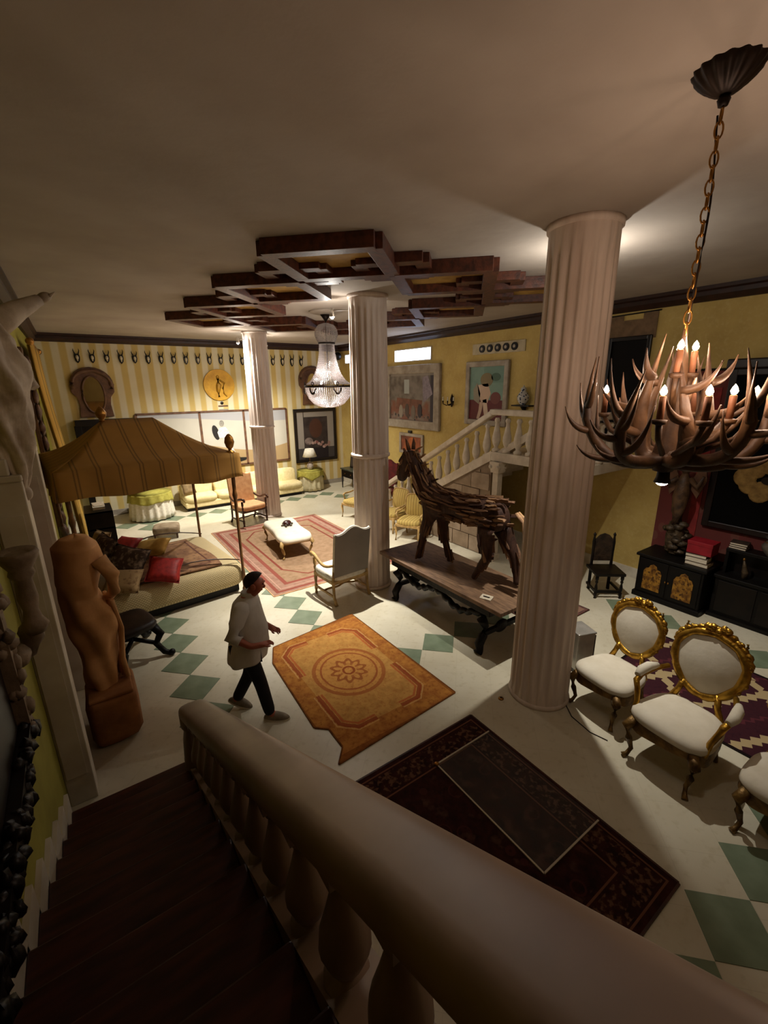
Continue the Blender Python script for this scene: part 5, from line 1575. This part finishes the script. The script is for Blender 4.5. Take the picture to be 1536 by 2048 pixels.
t = thing('ceiling_corner_speaker', 'dark round fitting in the far corner under the cornice', 'speaker', (8.05, 14.5, 4.6))
MB().ell((0,0,0), (0.14,0.14,0.14), 14, 10).build('body', MT['ebony'], t)
MB().tube([(0,0,0),(0.12,0.15,0.1),(0.2,0.27,0.1)], 0.02, 6).build('bracket', MT['ebony'], t)

# ================================================================== right wall
def rwl(y, z, off=0.004): a, b = RW(y, z); return (XR-off, a, b)
M = Mat('interior_scene_paint', 0.5)
n = M.noise(4, 4); v = M.voro(7)
cc = M.mix(((n-0.4)*4.0).clamp(), '#7d746c', '#5a5048')
cc = M.mix((M.z.lt(-0.1))*((n-0.35)*4.0).clamp(), cc, '#7a4a38')
cc = M.mix(M.z.lt(-0.45)*v.lt(0.3), cc, '#3a2f2c')
cc = M.mix(M.y.lt(-0.85), cc, '#2c2430')
cc = M.mix(M.z.gt(0.6)*0.6, cc, '#938a80')
M.col(cc)
t = framed('grey_framed_painting', 'large grey framed interior painting beside the middle column', 'painting', rwl(10.08, 3.26), 'x', 2.55, 1.8, 0.24, MT['greyframe'], M.m, 0.1)
flat(t, 'painted_window', [(0.1,0.1),(0.34,0.1),(0.34,0.5),(0.1,0.5)], -0.041, simple('paint_pale_blue', '#a5aaa6', None, rough=0.5), axis='x')
flat(t, 'painted_curtain', [(-0.55,-0.15),(-0.5,0.55),(-0.75,0.6),(-0.95,0.1)], -0.041, simple('paint_lilac', '#8f8490', '#746a76', 12, 0.5), axis='x')
flat(t, 'painted_table', [(0.75,-0.35),(-0.45,-0.3),(-0.5,-0.08),(0.7,-0.02)], -0.041, simple('paint_rust', '#7c4e3c', '#5e3a2e', 9, 0.5), axis='x')
for k in range(4): flat(t, 'painted_figure', ovalp(0.5-0.3*k, -0.42+0.04*(k % 2), 0.1, 0.2, 12), -0.043-0.001*k, simple('paint_fig%d' % k, ['#8f8478','#4a3c38','#6e6258','#2e2630'][k], None, rough=0.5), axis='x')
M = Mat('teal_red_paint', 0.5)
n = M.noise(5, 4)
cc = M.mix(M.z.lt(-0.15), M.mix(n, '#7f9a8a', '#5f7c72'), M.mix(n, '#6a1f24', '#4a1418'))
cc = M.mix((M.y.lt(0.1))*M.z.gt(0.25)*0.4, cc, '#4a6a5c')
M.col(cc)
t = framed('figure_painting', 'teal and red figure painting above the stone staircase', 'painting', rwl(7.3, 3.38), 'x', 1.34, 1.5, 0.13, MT['greyframe'], M.m, 0.08)
for nm, poly, c in (('painted_hair', ovalp(0.0,0.32,0.2,0.16), '#7a6a48'), ('painted_torso', [(0.28,0.2),(-0.05,0.24),(-0.15,0.0),(-0.05,-0.22),(0.15,-0.2),(0.25,0.0)], '#c0a48e'),
                    ('painted_leg', [(0.1,-0.15),(-0.02,-0.12),(-0.08,-0.4),(-0.1,-0.6),(0.0,-0.62),(0.06,-0.4)], '#c9b09a'), ('painted_leg', [(0.2,-0.2),(0.08,-0.2),(0.12,-0.42),(0.2,-0.62),(0.28,-0.6),(0.22,-0.4)], '#b99c86'),
                    ('painted_cloth', [(0.3,0.25),(0.42,0.1),(0.4,-0.15),(0.22,-0.25),(0.18,0.0)], '#8c8270'), ('painted_leaves', ovalp(-0.28,0.38,0.14,0.09), '#3f5a4a'), ('painted_figure', ovalp(-0.3,-0.1,0.16,0.14), '#6a3430')):
    flat(t, nm, poly, -0.033, simple(nm+c[1:], c, None, rough=0.5), axis='x')
t = framed('small_orange_picture', 'small framed orange picture just above the horse head', 'painting', rwl(10.1, 1.95), 'x', 1.15, 0.62, 0.09, MT['greyframe'], simple('orange_print', '#a0522c', '#5a2a20', 4, 0.5), 0.05)
flat(t, 'painted_face', ovalp(-0.05, 0.02, 0.2, 0.18), -0.021, simple('paint_orange', '#b5602c', '#8a4420', 8, 0.5), axis='x')
MB().box((-0.03,0.05,0.36), (0.06,0.16,0.08)).build('frame_crest', MT['darkframe'], t, bevel=0.02)
# sconce
t = thing('wall_sconce', 'dark iron wall sconce between the two framed paintings', 'sconce', rwl(8.44, 3.2))
MB().lathe([(0.0,-0.17),(0.03,-0.13),(0.02,-0.05),(0.05,0.02),(0.03,0.1),(0.0,0.19)], 12, (-0.03,0,0)).build('backplate', MT['iron'], t)
for sy in (-1, 0.1, 1):
    mb = MB(); mb.tube([(-0.04,0,-0.08),(-0.12,sy*0.1,-0.12),(-0.16,sy*0.19,-0.08),(-0.16,sy*0.2,0.0)], [0.014,0.012,0.012,0.02], 7); ar = mb.build('arm', MT['iron'], t)
    MB().lathe([(0.018,0.0),(0.014,0.09),(0.0,0.11)], 8, (-0.16, sy*0.2, 0)).build('candle', MT['linen'], ar)
# five roundels
t = thing('roundel_frieze', 'pale panel with five dark roundels near the cornice', 'wall relief', rwl(7.05, 4.36))
MB().bb((-0.02,-0.78,-0.12), (0,0.78,0.12)).build('panel', simple('pale_panel', '#c0b294', '#a89a7c', 6, 0.7), t)
for k in range(5):
    MB().prism(ovalp(-0.5+0.24*k, 0.0, 0.085, 0.085, 20), -0.045, -0.02, axis='x').build('roundel', MT['ebony'], t)
    MB().prism(ovalp(-0.5+0.24*k, 0.0, 0.035, 0.035, 14), -0.05, -0.045, axis='x').build('boss', MT['greyframe'], t)
# bracket shelf and vase
t = thing('wall_bracket_shelf', 'small dark wall bracket shelf above the stair landing', 'shelf', rwl(6.2, 3.16))
MB().bb((-0.2,-0.24,-0.03), (0,0.24,0)).build('board', MT['ebony'], t, bevel=0.006)
mb = MB(); mb.prism([(-0.16,-0.03),(0,-0.03),(0,-0.2)], -0.02, 0.02, axis='y'); mb.build('bracket', MT['ebony'], t)
t = thing('blue_white_vase', 'blue and white porcelain vase on the small bracket shelf', 'vase', tuple(Vector(rwl(6.2, 3.16))+Vector((-0.1,0,0.0))))
M = Mat('porcelain', 0.2); v = M.voro(16); M.col(M.mix(v.lt(0.3), '#b9b6b0', '#28304a'))
MB().lathe([(0.05,0),(0.06,0.01),(0.12,0.1),(0.13,0.18),(0.09,0.26),(0.05,0.3),(0.07,0.34),(0.06,0.34)], 18).build('body', M.m, t)
MB().lathe([(0.06,0.34),(0.05,0.37),(0.012,0.39),(0.018,0.41),(0,0.42)], 14).build('lid', M.m, t)
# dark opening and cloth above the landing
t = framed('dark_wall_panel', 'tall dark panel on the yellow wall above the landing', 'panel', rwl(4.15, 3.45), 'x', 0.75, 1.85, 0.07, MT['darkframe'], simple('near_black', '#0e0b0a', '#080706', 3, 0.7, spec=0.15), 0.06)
t = thing('brown_wall_hanging', 'brown stepped cloth hanging above the tall dark panel', 'wall hanging', rwl(4.1, 4.48))
flat(t, 'cloth', [(0.5,-0.2),(-0.36,-0.2),(-0.36,0.22),(-0.12,0.22),(-0.12,0.12),(0.22,0.12),(0.22,0.2),(0.5,0.2)], -0.002, simple('brown_weave', '#7c6248', '#64503a', 9, 0.9), axis='x', th=0.012)
MB().tube([(-0.01,-0.4,0.225),(-0.01,0.54,0.205)], 0.012, 6).build('rod', MT['ebony'], t)

# crimson hanging with black painting, cabinet and objects
def rw2(y, z, off): k = XR/8.25; return (XR-off, y*k, CAM_Z+(z-CAM_Z)*k)
t = thing('crimson_tapestry', 'tall crimson brocade hanging behind the black cabinet', 'tapestry', (XR-0.025, 2.0, 0.5))
M = Mat('crimson_brocade', 0.85); v = M.voro(5, stretch=(1,1,0.7)); n = M.noise(3, 3)
M.col(M.mix(v.lt(0.3)*0.7, M.mix(n, '#6e302a', '#552420'), '#6a4034'))
flat(t, 'cloth', [(-1.9,0.0),(1.44,0.0),(1.44,3.25),(-1.9,3.25)], 0, M.m, axis='x', th=0.02)
MB().bb((-0.035,0.80,0.4), (-0.02,0.94,3.0)).build('border_band', simple('crimson_band', '#8c2a26', '#701c1c', 9, 0.8), t)
MB().tube([(-0.015,-1.9,3.27),(-0.015,1.5,3.27)], 0.018, 8).build('rod', MT['ebony'], t)
t = framed('black_painting', 'huge black painting with a pale ochre cloth ring', 'painting', (XR-0.062, 1.35, 2.55), 'x', 2.75, 2.45, 0.1, simple('black_frame', '#1c0f0d', '#0f0807', 8, 0.4), simple('black_canvas', '#080706', '#050404', 3, 0.8, spec=0.08), 0.05)
MC = simple('painted_ochre_cloth', '#a58448', '#7c5f30', 12, 0.7, bump=0.4)
for part_ in range(9):
    aa = 2*pi*part_/9
    mb = MB(); cxx, czz = 0.66+0.27*cos(aa), -0.36+0.19*sin(aa)
    mb.ell((-0.028, cxx, czz), (0.012, 0.15+0.03*sin(part_*2.1), 0.12+0.03*cos(part_*1.7)), 14, 8, rot=(aa*0.4, 0, 0)); mb.build('painted_cloth_fold', MC, t)
for part_ in range(5):
    mb = MB(); mb.ell((-0.028, 0.36-0.17*part_, -0.52-0.05*part_), (0.012, 0.17, 0.13-0.01*part_), 14, 8); mb.build('painted_cloth_fold', MC, t)
mb = MB(); mb.prism(ovalp(0.64,-0.37,0.09,0.06,14), -0.046, -0.036, axis='x'); mb.build('painted_hollow', simple('dark_hollow', '#20160c', None, rough=0.8), t)
MB().bb((-0.12,-1.4,1.22), (0,1.42,1.36)).build('carved_top', simple('black_frame_b', '#241411', '#120a08', 8, 0.4), t, bevel=0.02)

cab = thing('black_cabinet', 'black cabinet with two gold painted arched door panels', 'cabinet', (7.93, 2.84, 0))
MB().bb((-0.31,-0.49,0.08), (0.31,0.49,0.74)).build('body', MT['black'], cab, bevel=0.008)
MB().bb((-0.34,-0.52,0), (0.31,0.52,0.09)).build('plinth', MT['black'], cab, bevel=0.012)
MB().bb((-0.35,-0.53,0.74), (0.31,0.53,0.79)).build('top', MT['black'], cab, bevel=0.012)
GP = Mat('gold_painted_panel', 0.45, 0.3); n = GP.noise(14, 4); v = GP.voro(16)
GP.col(GP.mix(((GP.noise(26,2)-0.52)*8.0).clamp(), GP.mix(((n-0.4)*4.0).clamp(), '#a8782c', '#6a4318'), '#4a2c12'))
for sy in (-0.235, 0.235):
    d_ = MB().bb((-0.325, sy-0.22, 0.12), (-0.31, sy+0.22, 0.71)).build('door', MT['black'], cab, bevel=0.005)
    P = [(sy-0.14,0.18),(sy+0.14,0.18),(sy+0.14,0.5),(sy+0.11,0.56),(sy+0.07,0.57),(sy+0.05,0.62),(sy,0.65),(sy-0.05,0.62),(sy-0.07,0.57),(sy-0.11,0.56),(sy-0.14,0.5)]
    mb = MB(); mb.prism(P, -0.335, -0.325, axis='x'); mb.build('gold_panel', GP.m, d_)
    MB().ell((-0.335, sy*0.1, 0.4), (0.012,0.012,0.018), 8, 6).build('keyhole', MT['brass'], d_)
sb = thing('black_sideboard', 'long low black sideboard continuing right of the gold panel cabinet', 'sideboard', (8.02, 1.2, 0))
MB().bb((-0.16,-1.1,0.05), (0.22,1.08,0.66)).build('body', MT['black'], sb, bevel=0.008)
MB().bb((-0.2,-1.12,0), (0.22,1.1,0.06)).build('plinth', MT['black'], sb)
MB().bb((-0.2,-1.12,0.66), (0.22,1.1,0.71)).build('top', MT['black'], sb, bevel=0.01)
for k in range(4): MB().bb((-0.172,-1.05+0.53*k,0.1), (-0.16,-0.56+0.53*k,0.62)).build('door', MT['ebony'], sb, bevel=0.006)
hs = thing('black_hutch', 'black upper shelf standing on the low sideboard', 'hutch', (8.085, 1.25, 0.711))
MB().bb((-0.12,-1.05,0.36), (0.14,1.0,0.41)).build('shelf_board', MT['black'], hs, bevel=0.006)
for y in (-1.03, -0.3, 0.4, 0.98): MB().bb((-0.1,y-0.02,0), (0.14,y+0.02,0.36)).build('upright', MT['black'], hs)
MB().bb((0.1,-1.05,0.0), (0.14,1.0,0.36)).build('back_board', MT['ebony'], hs)
def book(label, loc, d, cover, rz=0.0, group='stacked books by the crimson hanging'):
    t = thing('book', label, 'book', loc, rz, group)
    x, y, z = d
    MB().bb((-x/2,-y/2,0), (x/2,y/2,0.004)).build('cover', cover, t)
    MB().bb((-x/2,-y/2,z-0.004), (x/2,y/2,z)).build('cover', cover, t)
    MB().bb((-x/2+0.006,-y/2+0.006,0.004), (x/2-0.012,y/2-0.006,z-0.004)).build('pages', MT['paper'], t)
    MB().bb((x/2-0.012,-y/2,0.004), (x/2,y/2,z-0.004)).build('spine', cover, t)
cvs = [simple('cover_brown', '#6a5038', '#4a3624', 9, 0.6), simple('cover_grey', '#7a7064', '#5c5448', 9, 0.6), simple('cover_dark', '#3a2c22', '#241a14', 9, 0.6)]
z = 0.791
for k, (lab, hh) in enumerate((('bottom book of the stack under the red box', 0.06), ('middle book of the stack under the red box', 0.075), ('top book of the stack right under the red box', 0.05))):
    book(lab, (7.82, 2.52+0.02*k, z), (0.24, 0.32-0.02*k, hh), cvs[k], rad(4*k)); z += hh+0.001
t = thing('red_box', 'crimson red box on top of the book stack', 'box', (7.86, 2.52, z))
MB().bb((-0.14,-0.17,0), (0.14,0.17,0.14)).build('case', MT['crimson'], t, bevel=0.004)
MB().bb((-0.145,-0.175,0.14), (0.145,0.175,0.2)).build('lid', MT['crimson'], t, bevel=0.004)
z = 1.121
for k in range(3):
    book(['lowest of three thin pale books on the black hutch', 'middle of three thin pale books on the black hutch', 'topmost of three thin pale books on the black hutch'][k], (8.1, 2.13, z), (0.2, 0.22, 0.032), cvs[2], rad(3*k), 'thin pale books on the black hutch'); z += 0.033
t = thing('silver_vase', 'rounded silver grey vase on the black hutch', 'vase', (8.03, 1.72, 1.122))
MB().lathe([(0.06,0),(0.07,0.02),(0.13,0.1),(0.14,0.16),(0.1,0.22),(0.075,0.25),(0.12,0.29),(0.115,0.29),(0.07,0.255)], 22).build('body', simple('tarnished_silver', '#6a6258', '#38322c', 7, 0.4, metal=0.5), t)
MB().lathe([(0.105,0.205),(0.108,0.213),(0.102,0.22)], 22).build('neck_band', MT['brass'], t)
t = thing('standing_dark_statuette', 'dark leaning bottle shaped statuette on the low sideboard', 'statuette', (7.95, 1.95, 0.711))
MB().tube([(0,0,0),(0.01,0.01,0.1),(0.0,0.03,0.2),(0,0.05,0.3)], [0.04,0.045,0.028,0.01], 10).build('body', MT['bronze'], t)
MB().ell((0,0.05,0.3), (0.02,0.02,0.025), 8, 6).build('tip', MT['brass'], t)
t = thing('white_card', 'small white card lying at the edge of the low sideboard', 'card', (7.92, 1.55, 0.711))
MB().bb((-0.04,-0.06,0), (0.04,0.06,0.012)).build('card', MT['paper'], t)
MB().bb((-0.02,-0.04,0.012), (0.02,0.04,0.014)).build('print', MT['greycloth'], t)
# gilt carved figure on the cabinet
MT['darkgilt'] = simple('worn_dark_gilt', '#5a4028', '#2c1c12', 9, 0.55, bump=0.4)
t = thing('carved_figure_group', 'tall carved wooden figure group with rocky base on the cabinet', 'sculpture', (7.95, 2.98, 0.792))
rng3 = random.Random(9)
mb = MB()
for k in range(26): mb.ell((rng3.uniform(-.1,.1), rng3.uniform(-.16,.16), 0.04+0.02*k), (0.07,0.09,0.05), 9, 6, jit=0.2, rng=rng3)
mb.ell((0,0,0.3), (0.1,0.14,0.3), 12, 8); mb.build('rocky_base', MT['bronze'], t)
mb = MB(); mb.tube([(0,0,0.5),(0,0.02,0.75),(-0.02,0.0,1.0),(0,0,1.25),(0,0.0,1.4)], [0.1,0.09,0.12,0.1,0.04], 12); mb.ell((0,0,1.46), (0.07,0.07,0.09), 12, 8); mb.build('figure', MT['darkgilt'], t)
for sy in (-1, 1):
    mb = MB(); mb.tube([(0,sy*0.08,1.3),(-0.05,sy*0.22,1.2),(-0.06,sy*0.28,1.38)], [0.05,0.04,0.025], 8); mb.build('arm', MT['darkgilt'], t)
    mb = MB(); mb.prism([(sy*0.05,1.2),(sy*0.24,1.62),(sy*0.3,1.3),(sy*0.2,1.0)], 0.03, 0.06, axis='x'); mb.build('wing', MT['brownframe'], t)
# dark carved chair under the landing
dc = thing('carved_dark_chair', 'dark carved wooden chair with tall narrow back near the landing post', 'chair', (7.2, 3.66, 0), rad(-38))
MB().bb((-0.25,-0.23,0.42), (0.25,0.23,0.47)).build('seat', MT['ebony'], dc, bevel=0.01)
for sx in (-1, 1):
    MB().lathe(turned(0.42, 0.028), 10, (sx*0.21, -0.19, 0)).build('leg', MT['ebony'], dc)
    MB().lathe([(0.028,0),(0.026,0.42),(0.022,0.7),(0.028,0.9),(0.016,1.0),(0.026,1.04),(0,1.08)], 10, (sx*0.15 if 0 else sx*0.17, 0.2, 0)).build('leg', MT['ebony'], dc)
    MB().bb((sx*0.21-0.015,-0.19,0.1), (sx*0.21+0.015,0.2,0.14)).build('stretcher', MT['ebony'], dc)
MB().bb((-0.21,-0.2,0.1), (0.21,-0.17,0.15)).build('stretcher', MT['ebony'], dc)
MB().prism([(-0.15,0.55),(0.15,0.55),(0.15,0.95),(0.08,1.03),(0,1.06),(-0.08,1.03),(-0.15,0.95)], 0.185, 0.21, axis='y').build('backrest', simple('carved_leather', '#3a2a1c', '#1c130c', 12, 0.5, bump=0.5), dc)

# ================================================================== left side
# terracotta torso on a stone block
blk = thing('stone_block', 'rough brown stone block under the terracotta torso', 'block', (-0.16, 5.0, 0))
mb = MB(); mb.ell((0,0,0.3), (0.24,0.33,0.30), 16, 10, e=0.4, jit=0.03, rng=random.Random(2)); mb.v = [(a, b, max(0, min(0.54, c))) for a, b, c in mb.v]; mb.build('block', MT['block'], blk)
MB().bb((-0.2,-0.27,0.54), (0.2,0.25,0.575)).build('top_slab', MT['block'], blk, bevel=0.012)
to = thing('terracotta_torso', 'large orange terracotta draped torso standing beside the door pilaster', 'sculpture', (-0.2, 5.05, 0.576), rad(20))
def torso_fn(u, v):
    th = 2*pi*u
    rows = [(0.0,0.14,0.15,0,0),(0.15,0.15,0.17,0,0),(0.4,0.16,0.18,0.01,-0.01),(0.65,0.19,0.22,0.0,-0.01),(0.85,0.2,0.24,-0.02,0),(1.05,0.17,0.2,-0.04,0.02),(1.2,0.19,0.24,-0.03,0.02),(1.4,0.2,0.27,0.0,0.02),(1.55,0.17,0.25,0.0,0.0),(1.64,0.1,0.14,0.0,-0.03),(1.68,0.0,0.0,0.0,-0.03)]
    t_ = v*(len(rows)-1); i = min(int(t_), len(rows)-2); f = t_-i
    f = f*f*(3-2*f)
    z, rx, ry, ox, oy = [rows[i][q]*(1-f)+rows[i+1][q]*f for q in range(5)]
    fold = 0.018*sin(th*5+z*7)*(1 if z < 1.0 else max(0, 1-(z-1.0)*4)) + 0.016*sin(th*2+z*5) + 0.012*sin(th*3-z*12)
    return (ox+(rx+fold)*cos(th), oy+(ry+fold)*sin(th), z)
mb = MB(); mb.surf(torso_fn, 48, 50, cu=True); mb.build('torso', MT['terra'], to)
mb = MB(); mb.tube([(0.1,-0.2,1.42),(0.17,-0.28,1.25),(0.19,-0.2,1.05),(0.2,-0.05,0.95)], [0.08,0.07,0.055,0.04], 12); mb.ell((0.2,-0.03,0.94), (0.05,0.06,0.045), 10, 8); mb.build('folded_arm', MT['terra'], to)
mb = MB()
for k in range(5): mb.tube([(0.16+0.012*k,-0.18+0.07*k,0.95),(0.2,-0.15+0.07*k,0.6),(0.17,-0.13+0.06*k,0.25),(0.18,-0.14+0.07*k,0.02)], [0.02,0.03,0.028,0.03], 7)
mb.build('drapery_fold', MT['terra'], to)
# black carved stool at the bed side
t = thing('black_carved_stool', 'black carved stool with scrolled feet between torso and bed', 'stool', (0.16, 6.42, 0), rad(15))
MB().ell((0,0,0.5), (0.28,0.34,0.07), 20, 8, e=0.5).build('seat', simple('dark_leather', '#2a1a14', '#150d0a', 8, 0.5), t)
for sx in (-1, 1):
    for sy in (-1, 1):
        mb = MB(); mb.tube([(sx*0.2,sy*0.25,0.46),(sx*0.26,sy*0.3,0.34),(sx*0.2,sy*0.26,0.2),(sx*0.27,sy*0.33,0.06),(sx*0.33,sy*0.38,0.035)], [0.06,0.055,0.045,0.04,0.035], 9); mb.ell((sx*0.34,sy*0.39,0.05), (0.045,0.045,0.045), 9, 7); mb.build('leg', MT['black'], t)
mb = MB(); mb.tube([(0.2,-0.24,0.2),(0,0,0.26),(-0.2,0.24,0.2)], 0.03, 8); mb.build('stretcher', MT['black'], t)
mb = MB(); mb.tube([(0.2,0.24,0.2),(0,0,0.26),(-0.2,-0.24,0.2)], 0.03, 8); mb.build('stretcher', MT['black'], t)
# yellow curtain with pelmet rod on the left wall, far end
cu = thing('yellow_curtain', 'tall yellow curtain on the left wall behind the bed canopy', 'curtain', (-0.45, 12.4, 0))
def cur(u, v):
    y = -1.4+2.4*u; z = 0.05+4.37*v
    x = 0.05*sin(u*40) + 0.22*(1-v)**0.8*min(1, (1-v)*2.2)
    return (x, y, z)
M = Mat('yellow_curtain_cloth', 0.85); f = (M.y/0.22).frac(); M.col(M.mix(f.band(0.2,0.55), '#b9913c', '#7c6430'))
mb = MB(); mb.surf(cur, 90, 10); o = mb.build('cloth', M.m, cu); s = o.modifiers.new('solid', 'SOLIDIFY'); s.thickness = 0.008
MB().tube([(0.02,-1.55,4.45),(0.02,1.3,4.45)], 0.03, 10).build('rod', MT['brass'], cu)
for y in (-1.58, 1.33): MB().ell((0.02,y,4.45), (0.07,0.07,0.07), 12, 8).build('rod_finial', MT['brass'], cu)
# carved vertical ornament beside the curtain
t = thing('carved_wall_pilaster', 'dark carved leafy pilaster on the left wall beside the curtain', 'pilaster', (XL+0.005, 10.2, 0))
MB().bb((0,-0.14,0.1), (0.06,0.14,4.3)).build('board', MT['brownframe'], t)
rng4 = random.Random(4)
for k in range(14):
    MB().ell((0.09, rng4.uniform(-0.04,0.04), 0.4+0.28*k), (0.06,0.11,0.13), 9, 7, jit=0.22, rng=rng4).build('carved_leaf', MT['brownframe'], t)
# dark bedside shelves
t = thing('dark_bedside_shelves', 'dark open shelves with pale papers beyond the bed head', 'shelf', (0.1, 11.0, 0))
for z in (0.05, 0.4, 0.75, 1.1): MB().bb((-0.25,-0.4,z), (0.25,0.4,z+0.03)).build('shelf_board', MT['ebony'], t)
for y in (-0.4, 0.38): MB().bb((-0.25,y,0), (0.25,y+0.025,1.13)).build('side_panel', MT['ebony'], t)
for k, z in enumerate((0.435, 0.785, 1.135)):
    tt = thing('paper_stack', ['low pile of pale papers on the lowest dark bedside shelf', 'pile of pale papers on the middle dark bedside shelf', 'pile of pale papers on top of the dark bedside shelves'][k], 'papers', (0.12, 10.95+0.05*k, z))
    MB().box((0,0,0.03), (0.22,0.5,0.06)).build('sheets', MT['linen'], tt); MB().box((0,0.03,0.065), (0.2,0.4,0.01), rot=(0,0,0.1)).build('top_sheet', MT['paper'], tt)
# plaster statue over the doorway
sta = thing('plaster_statue', 'white draped plaster angel corbel with raised arm on the door pilaster', 'statue', (-0.40, 4.24, 2.86), rad(-10))
def sta_fn(u, v):
    th = 2*pi*u
    rows = [(0.0,0.02,0.03),(0.12,0.07,0.08),(0.35,0.11,0.13),(0.6,0.15,0.18),(0.8,0.17,0.2),(0.95,0.16,0.2),(1.1,0.13,0.19),(1.2,0.06,0.08),(1.28,0.05,0.055)]
    t_ = v*(len(rows)-1); i = min(int(t_), len(rows)-2); f = t_-i
    z, rx, ry = [rows[i][q]*(1-f)+rows[i+1][q]*f for q in range(3)]
    fold = min(1, z*4)*(0.02*sin(th*6+z*8)+0.018*sin(th*3-z*13)+0.01*sin(th*11+z*21))
    return ((rx+fold)*cos(th), (ry+fold)*sin(th), z)
mb = MB(); mb.surf(sta_fn, 56, 40, cu=True); mb.ell((0.02,0,1.38), (0.075,0.065,0.1), 14, 10)
mb.build('figure', MT['plasterwhite'], sta)
mb = MB(); mb.ell((0.0,0,1.42), (0.088,0.08,0.085), 14, 8, jit=0.06, rng=random.Random(1)); mb.build('hair', MT['plasterwhite'], sta)
mb = MB(); mb.tube([(0.02,0.0,1.14),(0.10,0.07,1.22),(0.17,0.15,1.29),(0.24,0.22,1.345),(0.29,0.27,1.385)], [0.09,0.085,0.068,0.052,0.04], 12); mb.ell((0.32,0.30,1.41), (0.055,0.045,0.036), 10, 8, rot=(0,-0.5,0.6)); [mb.tube([(0.33+0.012*q,0.31-0.012*q,1.42),(0.37+0.012*q,0.34-0.014*q,1.435+0.008*q)], [0.013,0.007], 6) for q in range(3)]; mb.build('raised_arm', MT['plasterwhite'], sta)
mb = MB(); mb.tube([(0.02,0.17,1.06),(0.08,0.27,0.9),(0.16,0.22,0.75)], [0.055,0.045,0.032], 10); mb.build('lowered_arm', MT['plasterwhite'], sta)
mb = MB(); mb.ell((0,0,-0.02), (0.05,0.05,0.06), 12, 8); mb.build('pendant', MT['plasterwhite'], sta)
# torch bracket on the pilaster
MT['dulltan'] = simple('dull_carved_wood', '#8c7860', '#67553f', 7, 0.7, bump=0.3)
tc_ = thing('carved_torch_sconce', 'carved torch shaped sconce on the near left wall', 'sconce', (-0.42, 3.3, 2.12))
MB().lathe([(0.05,0.0),(0.075,0.05),(0.05,0.1),(0.04,0.16),(0.055,0.24),(0.045,0.36),(0.07,0.4),(0.06,0.43),(0.1,0.5),(0.11,0.53),(0.1,0.55),(0.06,0.53)], 18).build('torch_cup', MT['dulltan'], tc_)
mb = MB(); mb.tube([(-0.17,0,-0.16),(-0.08,0.05,-0.12),(-0.02,0.04,-0.03),(0.0,0,0.04)], [0.05,0.07,0.06,0.05], 10); mb.ell((-0.1,-0.06,-0.1), (0.06,0.09,0.07), 10, 8, jit=0.1); mb.ell((-0.05,0.09,-0.02), (0.06,0.08,0.05), 10, 8, jit=0.1); mb.build('carved_bracket', MT['dulltan'], tc_)
# dark painting with carved pale frame on the stair wall
t = thing('stair_wall_painting', 'dark painting in a thick carved pale frame on the stair wall', 'painting', (XL+0.003, 2.15, 2.35))
MB().bb((0,-0.8,-0.6), (0.04,0.75,0.75)).build('canvas', simple('dark_old_canvas', '#1a100c', '#0c0806', 4, 0.4), t)
rng5 = random.Random(8)
def carve(name, p0, p1, n, mat):
    mb = MB(); mb.beam(p0, p1, 0.1, 0.09, up=(1,0,0))
    p0, p1 = Vector(p0), Vector(p1)
    for k in range(n*4):
        p = p0.lerp(p1, (k+0.5)/(n*4))
        mb.ell(p+Vector((rng5.uniform(0.0,0.05), rng5.uniform(-.05,.05), rng5.uniform(-.05,.05))), (0.035,rng5.uniform(.03,.05),rng5.uniform(.03,.055)), 7, 5, jit=0.25, rng=rng5)
    mb.build(name, mat, t)
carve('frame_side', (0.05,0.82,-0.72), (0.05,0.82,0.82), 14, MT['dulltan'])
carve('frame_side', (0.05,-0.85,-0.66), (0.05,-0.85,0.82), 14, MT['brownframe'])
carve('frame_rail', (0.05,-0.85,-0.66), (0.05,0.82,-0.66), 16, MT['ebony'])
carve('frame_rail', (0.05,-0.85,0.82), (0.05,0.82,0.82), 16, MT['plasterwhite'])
